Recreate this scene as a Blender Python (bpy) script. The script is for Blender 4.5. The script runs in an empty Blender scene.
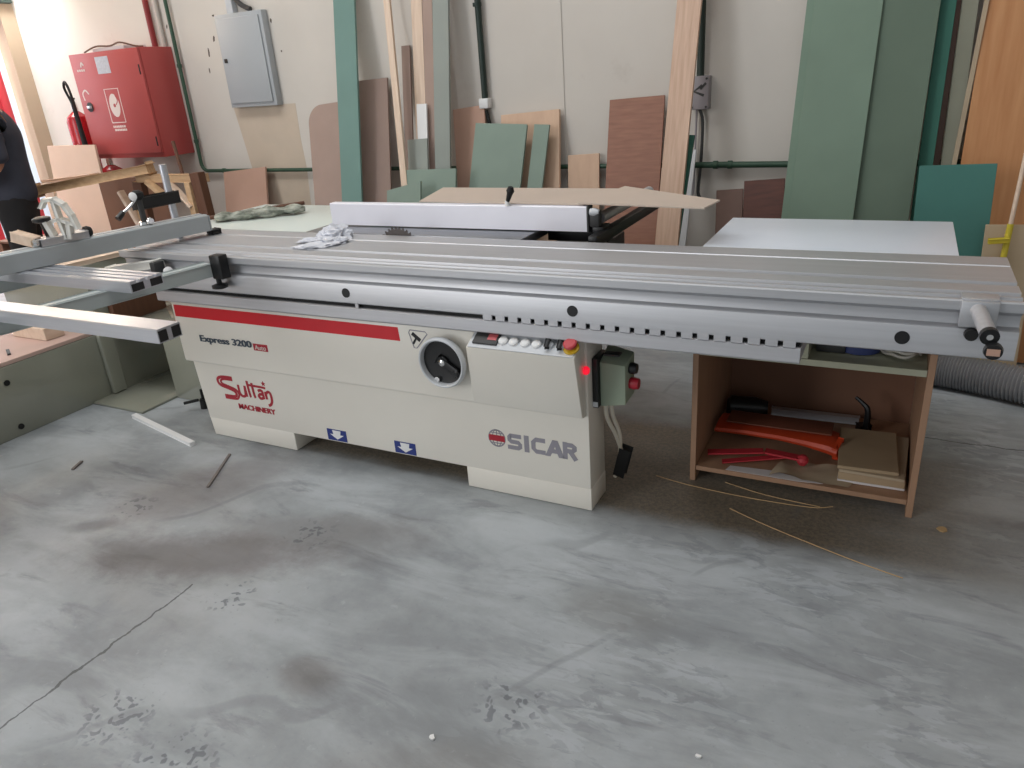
import bpy, bmesh, math, random
from mathutils import Vector, Matrix
random.seed(7)
SC = bpy.context.scene
COL = SC.collection
PI = math.pi

# ------------------------------------------------------------------ materials
def lin(c):
    o = []
    for v in c[:3]:
        v = v / 255.0
        o.append(v / 12.92 if v <= 0.04045 else ((v + 0.055) / 1.055) ** 2.4)
    return (o[0], o[1], o[2], 1.0)

MATS = {}
def mat(name, rgb, rough=0.6, metal=0.0, var=0.06, scale=6.0, stretch=(1, 1, 1), bump=0.0, rgb2=None,
        rvar=0.0, spec=None, emit=0.0, coat=0.0, trans=0.0, detail=4.0):
    if name in MATS:
        return MATS[name]
    m = bpy.data.materials.new(name)
    m.use_nodes = True
    nt = m.node_tree; N = nt.nodes; L = nt.links
    b = N['Principled BSDF']
    b.inputs['Roughness'].default_value = rough
    b.inputs['Metallic'].default_value = metal
    if spec is not None: b.inputs['Specular IOR Level'].default_value = spec
    if coat: b.inputs['Coat Weight'].default_value = coat; b.inputs['Coat Roughness'].default_value = 0.12
    if trans: b.inputs['Transmission Weight'].default_value = trans
    c1 = lin(rgb)
    tc = N.new('ShaderNodeTexCoord'); mp = N.new('ShaderNodeMapping')
    mp.inputs['Scale'].default_value = stretch
    L.new(tc.outputs['Object'], mp.inputs['Vector'])
    nz = N.new('ShaderNodeTexNoise'); nz.inputs['Scale'].default_value = scale; nz.inputs['Detail'].default_value = detail
    L.new(mp.outputs['Vector'], nz.inputs['Vector'])
    rp = N.new('ShaderNodeValToRGB')
    rp.color_ramp.elements[0].position = 0.3; rp.color_ramp.elements[1].position = 0.7
    if rgb2 is None:
        rp.color_ramp.elements[0].color = tuple(max(0, v * (1 - var)) for v in c1[:3]) + (1,)
        rp.color_ramp.elements[1].color = tuple(min(1, v * (1 + var)) for v in c1[:3]) + (1,)
    else:
        rp.color_ramp.elements[0].color = lin(rgb2); rp.color_ramp.elements[1].color = c1
    L.new(nz.outputs['Fac'], rp.inputs['Fac'])
    L.new(rp.outputs['Color'], b.inputs['Base Color'])
    if emit:
        L.new(rp.outputs['Color'], b.inputs['Emission Color']); b.inputs['Emission Strength'].default_value = emit
    if rvar:
        mr = N.new('ShaderNodeMapRange')
        mr.inputs['To Min'].default_value = max(0.02, rough - rvar); mr.inputs['To Max'].default_value = min(1, rough + rvar)
        L.new(nz.outputs['Fac'], mr.inputs['Value']); L.new(mr.outputs['Result'], b.inputs['Roughness'])
    if bump:
        bp = N.new('ShaderNodeBump'); bp.inputs['Strength'].default_value = bump; bp.inputs['Distance'].default_value = 0.002
        L.new(nz.outputs['Fac'], bp.inputs['Height']); L.new(bp.outputs['Normal'], b.inputs['Normal'])
    MATS[name] = m
    return m

M = {}
M['alu'] = mat('brushed_aluminium', (192, 193, 197), 0.48, 0.75, 0.05, 9, (0.25, 14, 14), 0.05, rvar=0.05)
M['alu_bright'] = mat('bright_aluminium', (204, 206, 213), 0.34, 0.65, 0.04, 9, (0.3, 12, 12), 0.04)
M['alu_dull'] = mat('matt_aluminium', (196, 196, 200), 0.48, 0.7, 0.05, 10, (0.25, 10, 10), 0.03)
M['anod'] = mat('anodised_fence_face', (236, 235, 244), 0.42, 0.1, 0.02, 8)
M['cast'] = mat('ground_steel_table', (150, 153, 158), 0.33, 0.85, 0.06, 7, (1, 5, 5), 0.03)
M['chrome'] = mat('chrome', (225, 225, 225), 0.12, 1.0, 0.02)
M['cream'] = mat('cream_enamel', (234, 229, 219), 0.33, 0.0, 0.02, 3, coat=0.25)
M['cream2'] = mat('cream_enamel_foot', (214, 206, 190), 0.4, 0.0, 0.03, 4)
M['greygreen'] = mat('grey_green_enamel', (146, 147, 134), 0.13, 0.0, 0.03, 3, coat=0.7)
M['framegrey'] = mat('grey_painted_steel', (182, 190, 190), 0.42, 0.0, 0.03, 4)
M['fencegrey'] = mat('grey_fence_aluminium', (176, 182, 185), 0.45, 0.2, 0.03, 5, (6, .4, 6))
M['boxgreen'] = mat('switch_box_green', (150, 162, 142), 0.5, 0, 0.03)
M['black'] = mat('black_plastic', (22, 22, 24), 0.4, 0, 0.1)
M['rubber'] = mat('black_rubber', (16, 16, 17), 0.7, 0, 0.1)
M['darkgrey'] = mat('dark_grey_paint', (58, 58, 58), 0.55, 0, 0.1)
M['white'] = mat('white_plastic', (232, 232, 232), 0.45, 0, 0.02)
M['white_cast'] = mat('white_coated_casting', (244, 242, 236), 0.4, 0, 0.02)
M['lightgrey'] = mat('light_grey_plastic', (205, 208, 212), 0.45, 0, 0.02)
M['red_stripe'] = mat('red_stripe_vinyl', (214, 34, 46), 0.3, 0, 0.03)
M['red_text'] = mat('dark_red_vinyl', (172, 34, 50), 0.4, 0, 0.03)
M['grey_text'] = mat('grey_vinyl', (146, 143, 152), 0.4, 0, 0.03)
M['dark_text'] = mat('slate_vinyl', (66, 76, 88), 0.45, 0, 0.03)
M['blue'] = mat('blue_sticker', (34, 52, 124), 0.4, 0, 0.03)
M['red_btn'] = mat('red_plastic', (190, 66, 72), 0.4, 0, 0.03)
M['yellow'] = mat('yellow_plastic', (214, 176, 40), 0.4, 0, 0.04)
M['lamp_red'] = mat('red_pilot_lamp', (235, 20, 50), 0.3, 0, 0.02, emit=0.9)
M['fire_red'] = mat('fire_cabinet_red', (184, 78, 76), 0.42, 0, 0.03, 3)
M['ext_red'] = mat('extinguisher_red', (178, 36, 44), 0.25, 0, 0.03)
M['door_red'] = mat('red_door_paint', (214, 66, 76), 0.4, 0, 0.03)
M['pipe_green'] = mat('green_pipe_paint', (46, 76, 58), 0.5, 0, 0.1)
M['pipe_dark'] = mat('dark_green_pipe_paint', (32, 48, 42), 0.5, 0, 0.1)
M['pipe_red'] = mat('red_pipe_paint', (140, 44, 44), 0.5, 0, 0.06)
M['pipe_grey'] = mat('grey_conduit', (176, 168, 160), 0.5, 0, 0.06)
M['panelgrey'] = mat('grey_panel_paint', (172, 176, 180), 0.45, 0, 0.02, 4)
M['jbox'] = mat('grey_junction_plastic', (150, 144, 148), 0.5, 0, 0.04)
M['decal'] = mat('pale_decal', (230, 214, 206), 0.5, 0, 0.03)
M['decal_grey'] = mat('notice_decal', (196, 196, 204), 0.5, 0, 0.12, 60)
M['mauve'] = mat('mauve_mdf', (166, 143, 132), 0.75, 0, 0.04, 5)
M['mauve_dk'] = mat('dark_mauve_mdf', (150, 128, 118), 0.75, 0, 0.04, 5)
M['tanmdf'] = mat('reddish_tan_mdf', (186, 150, 132), 0.75, 0, 0.04, 5)
M['cyan'] = mat('sea_green_mdf', (112, 144, 137), 0.7, 0, 0.05, 3)
M['green'] = mat('sage_green_mdf', (134, 151, 140), 0.75, 0, 0.04, 4)
M['greygrn'] = mat('grey_green_mdf', (150, 156, 150), 0.75, 0, 0.03, 4)
M['biggreen'] = mat('big_sage_mdf', (116, 137, 121), 0.7, 0, 0.08, 2.2)
M['biggreen2'] = mat('big_moss_mdf', (98, 115, 100), 0.72, 0, 0.1, 2.2)
M['teal'] = mat('teal_mdf', (66, 118, 110), 0.7, 0, 0.06, 3)
M['teal_dk'] = mat('dark_teal_mdf', (50, 104, 90), 0.7, 0, 0.06, 3)
M['greystrip'] = mat('olive_grey_board', (140, 140, 124), 0.75, 0, 0.05, 4)
M['walnut'] = mat('red_brown_laminate', (150, 104, 84), 0.5, 0, 0.1, 7, (1.2, 9, 1), rgb2=(134, 90, 72))
M['walnut_dk'] = mat('dark_red_brown_laminate', (104, 62, 50), 0.55, 0, 0.1, 7, (1.2, 8, 1), rgb2=(84, 50, 42))
M['umber'] = mat('umber_laminate', (116, 90, 80), 0.6, 0, 0.06, 5)
M['oak'] = mat('pale_oak', (216, 186, 164), 0.6, 0, 0.1, 5, (12, 0.8, 6), rgb2=(194, 160, 138))
M['pine'] = mat('pale_pine', (230, 208, 188), 0.6, 0, 0.1, 5, (12, 0.8, 6), rgb2=(214, 188, 166))
M['pine_dull'] = mat('aged_pine', (206, 172, 134), 0.65, 0, 0.1, 5, (0.9, 10, 10), rgb2=(182, 146, 110))
M['ply'] = mat('pink_plywood', (216, 184, 158), 0.7, 0, 0.05, 4, (5, 1, 5), rgb2=(204, 170, 146))
M['ply_light'] = mat('light_plywood', (230, 198, 176), 0.7, 0, 0.04, 3)
M['orange'] = mat('orange_wood_panel', (200, 146, 100), 0.5, 0, 0.1, 4, (8, 0.7, 6), rgb2=(184, 126, 80))
M['brownwood'] = mat('dark_brown_timber', (94, 58, 38), 0.6, 0, 0.12, 6, (10, 10, 1))
M['edge'] = mat('raw_board_edge', (176, 142, 110), 0.8, 0, 0.08, 20)
M['cabwood'] = mat('tan_particle_board', (166, 130, 104), 0.6, 0, 0.06, 6, (6, 6, 1))
M['cabdark'] = mat('brown_particle_board', (124, 88, 68), 0.7, 0, 0.08, 5)
M['cabedge'] = mat('greenish_shelf_board', (172, 172, 150), 0.6, 0, 0.05, 6)
M['whiteboard'] = mat('white_melamine', (218, 225, 236), 0.35, 0, 0.02, 5)
M['whitetable'] = mat('pale_table_laminate', (214, 222, 216), 0.3, 0, 0.02, 4)
M['sheet'] = mat('thin_beige_sheet', (196, 180, 167), 0.7, 0, 0.03, 4)
M['cloth_white'] = mat('white_rag', (214, 216, 224), 0.9, 0, 0.1, 14, bump=0.5)
M['cloth_grey'] = mat('sage_grey_rag', (188, 190, 178), 0.9, 0, 0.25, 22, bump=0.6, rgb2=(84, 90, 80), stretch=(1, 1, 3))
M['orange_cloth'] = mat('orange_plastic_sleeve', (186, 62, 28), 0.5, 0, 0.1, 9)
M['red_cloth'] = mat('crimson_strap', (176, 44, 54), 0.6, 0, 0.1, 9)
M['paper'] = mat('tan_paper', (176, 158, 134), 0.85, 0, 0.08, 5)
M['card'] = mat('brown_card', (166, 144, 116), 0.85, 0, 0.1, 5)
M['paper_white'] = mat('white_paper', (216, 210, 210), 0.8, 0, 0.03)
M['hose'] = mat('grey_corrugated_plastic', (156, 156, 158), 0.5, 0, 0.05)
M['bluetape'] = mat('blue_tape', (60, 72, 124), 0.5, 0, 0.05)
M['clearwire'] = mat('clear_cable', (200, 196, 186), 0.25, 0, 0.05)
M['pink'] = mat('pinkish_board', (214, 180, 170), 0.6, 0, 0.06, 3, rgb2=(196, 168, 156))
M['shaving'] = mat('wood_shaving', (200, 168, 124), 0.8, 0, 0.1)
M['stick'] = mat('grey_stick', (120, 112, 108), 0.8, 0, 0.1)
M['skin'] = mat('skin', (170, 122, 98), 0.55, 0, 0.04)
M['hair'] = mat('dark_hair', (30, 26, 24), 0.7, 0, 0.2)
M['navy'] = mat('dark_navy_shirt', (62, 64, 76), 0.9, 0, 0.12, 8)
M['trouser'] = mat('black_trousers', (30, 28, 30), 0.9, 0, 0.15, 6)
M['shoe'] = mat('black_shoe', (24, 22, 22), 0.5, 0, 0.1)
M['beige'] = mat('beige_block', (190, 170, 142), 0.75, 0, 0.04)
M['yellowpaint'] = mat('yellow_painted_steel', (208, 190, 60), 0.5, 0, 0.08)

def wall_material():
    m = bpy.data.materials.new('old_cream_plaster'); m.use_nodes = True
    nt = m.node_tree; N = nt.nodes; L = nt.links; b = N['Principled BSDF']; b.inputs['Roughness'].default_value = 0.7
    g = N.new('ShaderNodeNewGeometry')
    def noise(scale, detail=5, rough=.6):
        n = N.new('ShaderNodeTexNoise'); n.inputs['Scale'].default_value = scale; n.inputs['Detail'].default_value = detail
        n.inputs['Roughness'].default_value = rough
        L.new(g.outputs['Position'], n.inputs['Vector']); return n
    def ramp(src, p0, p1, c0, c1):
        r = N.new('ShaderNodeValToRGB'); r.color_ramp.elements[0].position = p0; r.color_ramp.elements[1].position = p1
        r.color_ramp.elements[0].color = c0; r.color_ramp.elements[1].color = c1
        L.new(src, r.inputs['Fac']); return r
    base = ramp(noise(0.9).outputs['Fac'], .35, .7, lin((207, 200, 192)), lin((214, 208, 200)))
    st = ramp(noise(3.2, 8, .7).outputs['Fac'], .60, .74, (0, 0, 0, 1), (1, 1, 1, 1))
    mx = N.new('ShaderNodeMixRGB'); mx.inputs['Color2'].default_value = lin((190, 180, 171))
    ml = N.new('ShaderNodeMath'); ml.operation = 'MULTIPLY'; ml.inputs[1].default_value = .45
    L.new(st.outputs['Color'], ml.inputs[0]); L.new(ml.outputs[0], mx.inputs['Fac']); L.new(base.outputs['Color'], mx.inputs['Color1'])
    L.new(mx.outputs['Color'], b.inputs['Base Color'])
    bp = N.new('ShaderNodeBump'); bp.inputs['Strength'].default_value = .15; bp.inputs['Distance'].default_value = .003
    L.new(noise(25).outputs['Fac'], bp.inputs['Height']); L.new(bp.outputs['Normal'], b.inputs['Normal'])
    return m
M['wall'] = wall_material()
M['patch'] = mat('yellowed_plaster_patch', (200, 184, 166), 0.75, 0, 0.05, 6)
M['chip'] = mat('chipped_plaster', (92, 80, 72), 0.9, 0, 0.2, 30)
M['wallL'] = mat('tan_painted_wall', (184, 164, 140), 0.7, 0, 0.04, 3)

def floor_material():
    m = bpy.data.materials.new('worn_concrete'); m.use_nodes = True
    nt = m.node_tree; N = nt.nodes; L = nt.links; b = N['Principled BSDF']
    g = N.new('ShaderNodeNewGeometry')
    def mapped(scale, rot=0.0):
        mp = N.new('ShaderNodeMapping'); mp.inputs['Scale'].default_value = scale; mp.inputs['Rotation'].default_value = (0, 0, rot)
        L.new(g.outputs['Position'], mp.inputs['Vector']); return mp.outputs['Vector']
    def noise(vec, scale, detail=6, rough=.6, dist=0.0):
        n = N.new('ShaderNodeTexNoise'); n.inputs['Scale'].default_value = scale; n.inputs['Detail'].default_value = detail
        n.inputs['Roughness'].default_value = rough; n.inputs['Distortion'].default_value = dist
        L.new(vec, n.inputs['Vector']); return n.outputs['Fac']
    def rng(src, a, c, lo=0.0, hi=1.0):
        r = N.new('ShaderNodeMapRange'); r.inputs['From Min'].default_value = a; r.inputs['From Max'].default_value = c
        r.inputs['To Min'].default_value = lo; r.inputs['To Max'].default_value = hi; r.interpolation_type = 'SMOOTHSTEP'
        L.new(src, r.inputs['Value']); return r.outputs['Result']
    def math_(op, a, c):
        n = N.new('ShaderNodeMath'); n.operation = op
        for i, v in ((0, a), (1, c)):
            if isinstance(v, (int, float)): n.inputs[i].default_value = v
            else: L.new(v, n.inputs[i])
        return n.outputs[0]
    def mix(fac, c1, c2):
        n = N.new('ShaderNodeMixRGB')
        if isinstance(fac, (int, float)): n.inputs['Fac'].default_value = fac
        else: L.new(fac, n.inputs['Fac'])
        for k, v in (('Color1', c1), ('Color2', c2)):
            if isinstance(v, tuple): n.inputs[k].default_value = v
            else: L.new(v, n.inputs[k])
        return n.outputs['Color']
    P = mapped((1, 1, 1))
    c = mix(rng(noise(P, 1.3, 8, .65), .35, .66), lin((134, 138, 141)), lin((166, 171, 174)))
    # broad cloudy streaks and trowel marks
    cl = noise(mapped((1.0, 3.0, 1), -.55), 1.5, 6, .62, .5)
    c = mix(rng(cl, .40, .66, .0, .55), c, lin((186, 191, 195)))
    cl2 = noise(mapped((1.0, 3.4, 1), -.35), 2.1, 7, .66, .6)
    c = mix(rng(cl2, .54, .70, .0, .55), c, lin((112, 114, 119)))
    sepx = N.new('ShaderNodeSeparateXYZ'); L.new(g.outputs['Position'], sepx.inputs[0])
    right = math_('MULTIPLY', rng(sepx.outputs[0], -1.1, -.4), rng(noise(P, 1.9, 3), .44, .56))
    tro = noise(mapped((1.2, 3.6, 1), -.75), 5.5, 5, .6, .7)
    c = mix(math_('MULTIPLY', rng(tro, .53, .57), math_('MULTIPLY', right, .42)), c, lin((184, 189, 195)))
    tro2 = noise(mapped((1.2, 3.2, 1), -.75), 6.5, 5, .62, .7)
    c = mix(math_('MULTIPLY', rng(tro2, .56, .60), math_('MULTIPLY', right, .35)), c, lin((116, 120, 125)))
    c = mix(math_('MULTIPLY', rng(noise(P, 45, 4, .75), .60, .72), .30), c, lin((112, 114, 118)))
    c = mix(math_('MULTIPLY', rng(noise(P, 16, 5, .75), .60, .70), .35), c, lin((182, 186, 191)))
    # dark stains; those below the crosscut frame also paint in its soft shadow
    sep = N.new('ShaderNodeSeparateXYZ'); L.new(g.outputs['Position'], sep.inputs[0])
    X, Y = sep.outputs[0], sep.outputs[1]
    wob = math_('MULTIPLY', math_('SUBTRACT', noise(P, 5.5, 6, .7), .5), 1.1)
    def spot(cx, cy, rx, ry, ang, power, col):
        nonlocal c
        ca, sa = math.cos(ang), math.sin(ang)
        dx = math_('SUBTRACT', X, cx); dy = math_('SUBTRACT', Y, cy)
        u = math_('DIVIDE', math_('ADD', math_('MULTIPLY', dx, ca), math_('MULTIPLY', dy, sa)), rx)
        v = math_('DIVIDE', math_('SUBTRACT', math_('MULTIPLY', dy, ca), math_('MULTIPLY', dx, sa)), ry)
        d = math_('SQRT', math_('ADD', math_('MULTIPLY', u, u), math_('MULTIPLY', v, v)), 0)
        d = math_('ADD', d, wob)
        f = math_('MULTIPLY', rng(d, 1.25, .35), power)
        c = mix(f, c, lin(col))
    for s in STAINS_AND_SHADE: spot(*s)
    # dark drips: cell noise inside small zones
    vor = N.new('ShaderNodeTexVoronoi'); vor.inputs['Scale'].default_value = 30
    nzc = N.new('ShaderNodeTexNoise'); nzc.inputs['Scale'].default_value = 22; L.new(P, nzc.inputs['Vector'])
    vm = N.new('ShaderNodeMixRGB'); vm.inputs['Fac'].default_value = .10; L.new(P, vm.inputs['Color1']); L.new(nzc.outputs['Color'], vm.inputs['Color2']); L.new(vm.outputs['Color'], vor.inputs['Vector'])
    drip = rng(vor.outputs['Distance'], .42, .30)
    for (cx, cy, r) in DRIPS:
        dx = math_('SUBTRACT', X, cx); dy = math_('SUBTRACT', Y, cy)
        d = math_('SQRT', math_('ADD', math_('MULTIPLY', dx, dx), math_('MULTIPLY', dy, dy)), 0)
        f = math_('MULTIPLY', drip, math_('MULTIPLY', rng(math_('ADD', d, math_('MULTIPLY', wob, .12)), r, r * .4), .6))
        c = mix(f, c, lin((78, 82, 90)))
    # sawdust under and in front of the saw's end
    dust = math_('MULTIPLY', rng(math_('ADD', Y, math_('MULTIPLY', wob, .10)), 2.08, 2.18), rng(math_('ADD', Y, math_('MULTIPLY', wob, .15)), 2.95, 2.78))
    dust = math_('MULTIPLY', dust, rng(math_('ADD', X, math_('MULTIPLY', wob, .25)), .5, -.15, .22, 1.0))
    dust = math_('MULTIPLY', dust, rng(X, -2.9, -2.5))
    dcol = mix(rng(noise(P, 70, 5, .8), .35, .65), lin((92, 83, 70)), lin((136, 121, 99)))
    c = mix(math_('MULTIPLY', dust, .85), c, dcol)
    # joints in the slab
    wl = math_('MULTIPLY', math_('SUBTRACT', noise(P, 9, 4), .5), .05)
    j1 = math_('LESS_THAN', math_('ABSOLUTE', math_('ADD', math_('ADD', X, 1.888), wl), 0), .0035)
    j1 = math_('MULTIPLY', j1, math_('LESS_THAN', Y, 1.24))
    j2 = math_('MULTIPLY', math_('LESS_THAN', math_('ABSOLUTE', math_('ADD', math_('SUBTRACT', Y, 3.05), wl), 0), .004), math_('GREATER_THAN', X, .2))
    c = mix(math_('MULTIPLY', math_('ADD', j1, j2), .75), c, lin((60, 60, 60)))
    # faint scratches
    wv = N.new('ShaderNodeTexWave'); wv.inputs['Scale'].default_value = .8; wv.inputs['Distortion'].default_value = 14; wv.inputs['Detail'].default_value = 3
    wv.inputs['Detail Scale'].default_value = .8; L.new(mapped((1, .5, 1), 1.1), wv.inputs['Vector'])
    c = mix(math_('MULTIPLY', rng(wv.outputs['Fac'], .985, 1.0), math_('MULTIPLY', rng(noise(P, 2.0, 2), .5, .6), .3)), c, lin((108, 110, 114)))
    L.new(c, b.inputs['Base Color'])
    L.new(rng(noise(P, 3, 5), .3, .7, .42, .62), b.inputs['Roughness'])
    bp = N.new('ShaderNodeBump'); bp.inputs['Strength'].default_value = .12; bp.inputs['Distance'].default_value = .003
    L.new(noise(P, 30, 6, .7), bp.inputs['Height']); L.new(bp.outputs['Normal'], b.inputs['Normal'])
    return m
STAINS_AND_SHADE = [(-2.0, 1.36, .55, .15, .35, .7, (96, 89, 88)), (-2.35, 1.72, .20, .5, -.5, .5, (104, 98, 98)), (-1.75, 1.62, .45, .12, .4, .4, (106, 101, 99)), (-1.5, 1.66, .3, .14, .3, .25, (116, 112, 110)),
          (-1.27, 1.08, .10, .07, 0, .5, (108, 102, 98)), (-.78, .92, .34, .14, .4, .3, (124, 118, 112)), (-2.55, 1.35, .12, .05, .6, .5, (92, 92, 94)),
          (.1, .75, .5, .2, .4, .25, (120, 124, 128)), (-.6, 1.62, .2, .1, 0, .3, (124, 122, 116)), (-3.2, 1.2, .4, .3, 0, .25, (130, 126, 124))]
DRIPS = [(-1.37, .70, .16), (-1.62, .78, .13), (-1.12, .72, .09), (-1.72, 1.24, .10), (-1.72, 1.6, .12), (-2.5, 1.5, .1), (-.45, .62, .12), (-.72, 1.2, .12)]
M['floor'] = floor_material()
M['blade'] = mat('dark_saw_steel', (84, 78, 76), 0.45, 0.6, 0.08, 12)
M['sleeve_top'] = mat('brown_sleeve_top', (112, 62, 44), 0.7, 0, 0.1, 9)
M['displayred'] = mat('dim_red_display', (196, 96, 100), 0.4, 0, 0.1, 40)
M['ceil'] = mat('white_ceiling', (226, 224, 220), 0.8, 0, 0.03, 2)

# ------------------------------------------------------------------ mesh helpers
class MB:
    def __init__(s): s.bm = bmesh.new()
    def _merge(s, t):
        me = bpy.data.meshes.new('t'); t.to_mesh(me); t.free(); s.bm.from_mesh(me); bpy.data.meshes.remove(me)
    def box(s, x0, x1, y0, y1, z0, z1, bev=0.0, seg=2):
        t = bmesh.new(); bmesh.ops.create_cube(t, size=1)
        for v in t.verts:
            v.co = Vector(((x0 + x1) / 2 + v.co.x * (x1 - x0), (y0 + y1) / 2 + v.co.y * (y1 - y0), (z0 + z1) / 2 + v.co.z * (z1 - z0)))
        if bev: bmesh.ops.bevel(t, geom=t.edges[:], offset=bev, segments=seg, affect='EDGES', profile=.5)
        s._merge(t); return s
    def beam(s, p0, p1, w, h, up=(0, 0, 1), bev=0.0, e0=0, e1=0):
        """box along p0->p1, w across, h along up, centred on the line"""
        p0, p1 = Vector(p0), Vector(p1); d = (p1 - p0); Ln = d.length; d.normalize()
        p0 = p0 - d * e0; p1 = p1 + d * e1; Ln = (p1 - p0).length
        up = Vector(up); sd = d.cross(up).normalized(); up = sd.cross(d).normalized()
        t = bmesh.new(); bmesh.ops.create_cube(t, size=1)
        for v in t.verts: v.co = (p0 + p1) / 2 + d * v.co.x * Ln + sd * v.co.y * w + up * v.co.z * h
        if bev: bmesh.ops.bevel(t, geom=t.edges[:], offset=bev, segments=2, affect='EDGES', profile=.5)
        bmesh.ops.recalc_face_normals(t, faces=t.faces[:])
        s._merge(t); return s
    def prism(s, pts, vec, bev=0.0):
        """polygon pts (3D) extruded by vec"""
        t = bmesh.new(); vec = Vector(vec)
        a = [t.verts.new(p) for p in pts]; b = [t.verts.new(Vector(p) + vec) for p in pts]
        n = len(a); t.faces.new(a); t.faces.new(b[::-1])
        for i in range(n): t.faces.new((a[i], b[i], b[(i + 1) % n], a[(i + 1) % n]))
        bmesh.ops.recalc_face_normals(t, faces=t.faces[:])
        if bev: bmesh.ops.bevel(t, geom=t.edges[:], offset=bev, segments=2, affect='EDGES', profile=.5)
        s._merge(t); return s
    def hexa(s, p, bev=0.0):
        """8 corners: bottom ring 0-3, top ring 4-7"""
        t = bmesh.new(); v = [t.verts.new(q) for q in p]
        for f in ((0, 1, 2, 3), (7, 6, 5, 4), (0, 4, 5, 1), (1, 5, 6, 2), (2, 6, 7, 3), (3, 7, 4, 0)): t.faces.new([v[i] for i in f])
        bmesh.ops.recalc_face_normals(t, faces=t.faces[:])
        if bev: bmesh.ops.bevel(t, geom=t.edges[:], offset=bev, segments=2, affect='EDGES', profile=.5)
        s._merge(t); return s
    def cyl(s, p0, p1, r0, r1=None, seg=24, cap=True):
        return s.rev(p0, p1, [(r0, 0), (r0 if r1 is None else r1, 1)], seg, cap)
    def rev(s, p0, p1, prof, seg=24, cap=True):
        """lathe: prof = [(radius, t 0..1 along p0->p1)]"""
        p0, p1 = Vector(p0), Vector(p1); ax = p1 - p0; d = ax.normalized()
        a = d.orthogonal().normalized(); b = d.cross(a)
        t = bmesh.new(); rings = []
        for (r, q) in prof:
            c = p0 + ax * q
            rings.append([t.verts.new(c + (a * math.cos(2 * PI * i / seg) + b * math.sin(2 * PI * i / seg)) * max(r, 1e-5)) for i in range(seg)])
        for k in range(len(rings) - 1):
            for i in range(seg):
                t.faces.new((rings[k][i], rings[k][(i + 1) % seg], rings[k + 1][(i + 1) % seg], rings[k + 1][i]))
        if cap: t.faces.new(rings[0][::-1]); t.faces.new(rings[-1])
        bmesh.ops.recalc_face_normals(t, faces=t.faces[:])
        s._merge(t); return s
    def tube(s, pts, r, seg=10, sub=6, closed=False):
        pts = [Vector(p) for p in pts]
        if sub > 1: pts = smooth_path(pts, sub, closed)
        n = len(pts); t = bmesh.new(); rings = []; ref = None
        for i, p in enumerate(pts):
            if closed: d = pts[(i + 1) % n] - pts[i - 1]
            else: d = pts[min(i + 1, n - 1)] - pts[max(i - 1, 0)]
            d.normalize()
            if ref is None: ref = d.orthogonal().normalized()
            ref = (ref - d * ref.dot(d)).normalized(); q = d.cross(ref)
            rr = r[i * (len(r) - 1) // max(1, n - 1)] if isinstance(r, (list, tuple)) else (r(i / max(1, n - 1)) if callable(r) else r)
            rings.append([t.verts.new(p + (ref * math.cos(2 * PI * k / seg) + q * math.sin(2 * PI * k / seg)) * rr) for k in range(seg)])
        m = n if closed else n - 1
        for i in range(m):
            A, B = rings[i], rings[(i + 1) % n]
            for k in range(seg): t.faces.new((A[k], A[(k + 1) % seg], B[(k + 1) % seg], B[k]))
        if not closed: t.faces.new(rings[0][::-1]); t.faces.new(rings[-1])
        bmesh.ops.recalc_face_normals(t, faces=t.faces[:])
        s._merge(t); return s
    def ribbon(s, pts, w, y, th=0.0012, sub=6, closed=False):
        """flat stroke in the x-z plane at front y, pts=(x,z)"""
        P = [Vector((p[0], 0, p[1])) for p in pts]
        if sub > 1: P = smooth_path(P, sub, closed)
        n = len(P); t = bmesh.new(); l = []; r = []
        for i, p in enumerate(P):
            d = (P[(i + 1) % n] - P[i - 1]) if closed else (P[min(i + 1, n - 1)] - P[max(i - 1, 0)])
            d.normalize(); nn = Vector((-d.z, 0, d.x)) * w / 2
            l.append(t.verts.new((p.x + nn.x, y, p.z + nn.z))); r.append(t.verts.new((p.x - nn.x, y, p.z - nn.z)))
        for i in range(n if closed else n - 1):
            j = (i + 1) % n; t.faces.new((l[i], l[j], r[j], r[i]))
        g = bmesh.ops.extrude_face_region(t, geom=t.faces[:])
        for v in g['geom']:
            if isinstance(v, bmesh.types.BMVert): v.co.y += th
        bmesh.ops.recalc_face_normals(t, faces=t.faces[:])
        s._merge(t); return s
    def mesh(s, me, mtx):
        t = bmesh.new(); t.from_mesh(me); bmesh.ops.transform(t, matrix=mtx, verts=t.verts[:]); s._merge(t); return s
    def xform(s, mtx): bmesh.ops.transform(s.bm, matrix=mtx, verts=s.bm.verts[:]); return s
    def build(s, name, m, parent=None, smooth=True, origin=None):
        org = Vector(origin) if origin is not None else (ORG[parent.name] if parent else Vector((0, 0, 0)))
        bmesh.ops.translate(s.bm, vec=-org, verts=s.bm.verts[:])
        me = bpy.data.meshes.new(name); s.bm.to_mesh(me); s.bm.free()
        if isinstance(m, (list, tuple)):
            for q in m: me.materials.append(q)
        else: me.materials.append(m)
        if smooth:
            me.shade_smooth(); me.set_sharp_from_angle(angle=math.radians(32))
        o = bpy.data.objects.new(name, me); COL.objects.link(o)
        ORG[o.name] = org
        if parent: o.parent = parent
        else: o.location = org
        return o
ORG = {}
def smooth_path(P, sub, closed=False):
    n = len(P); out = []
    if n < 3: return P
    for i in range(n if closed else n - 1):
        if closed: a, b, c, d = P[i - 1], P[i], P[(i + 1) % n], P[(i + 2) % n]
        else: a, b, c, d = P[max(i - 1, 0)], P[i], P[i + 1], P[min(i + 2, n - 1)]
        for k in range(sub):
            t = k / sub
            out.append(0.5 * ((2 * b) + (c - a) * t + (2 * a - 5 * b + 4 * c - d) * t * t + (3 * b - a - 3 * c + d) * t ** 3))
    if not closed: out.append(P[-1])
    return out
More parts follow.
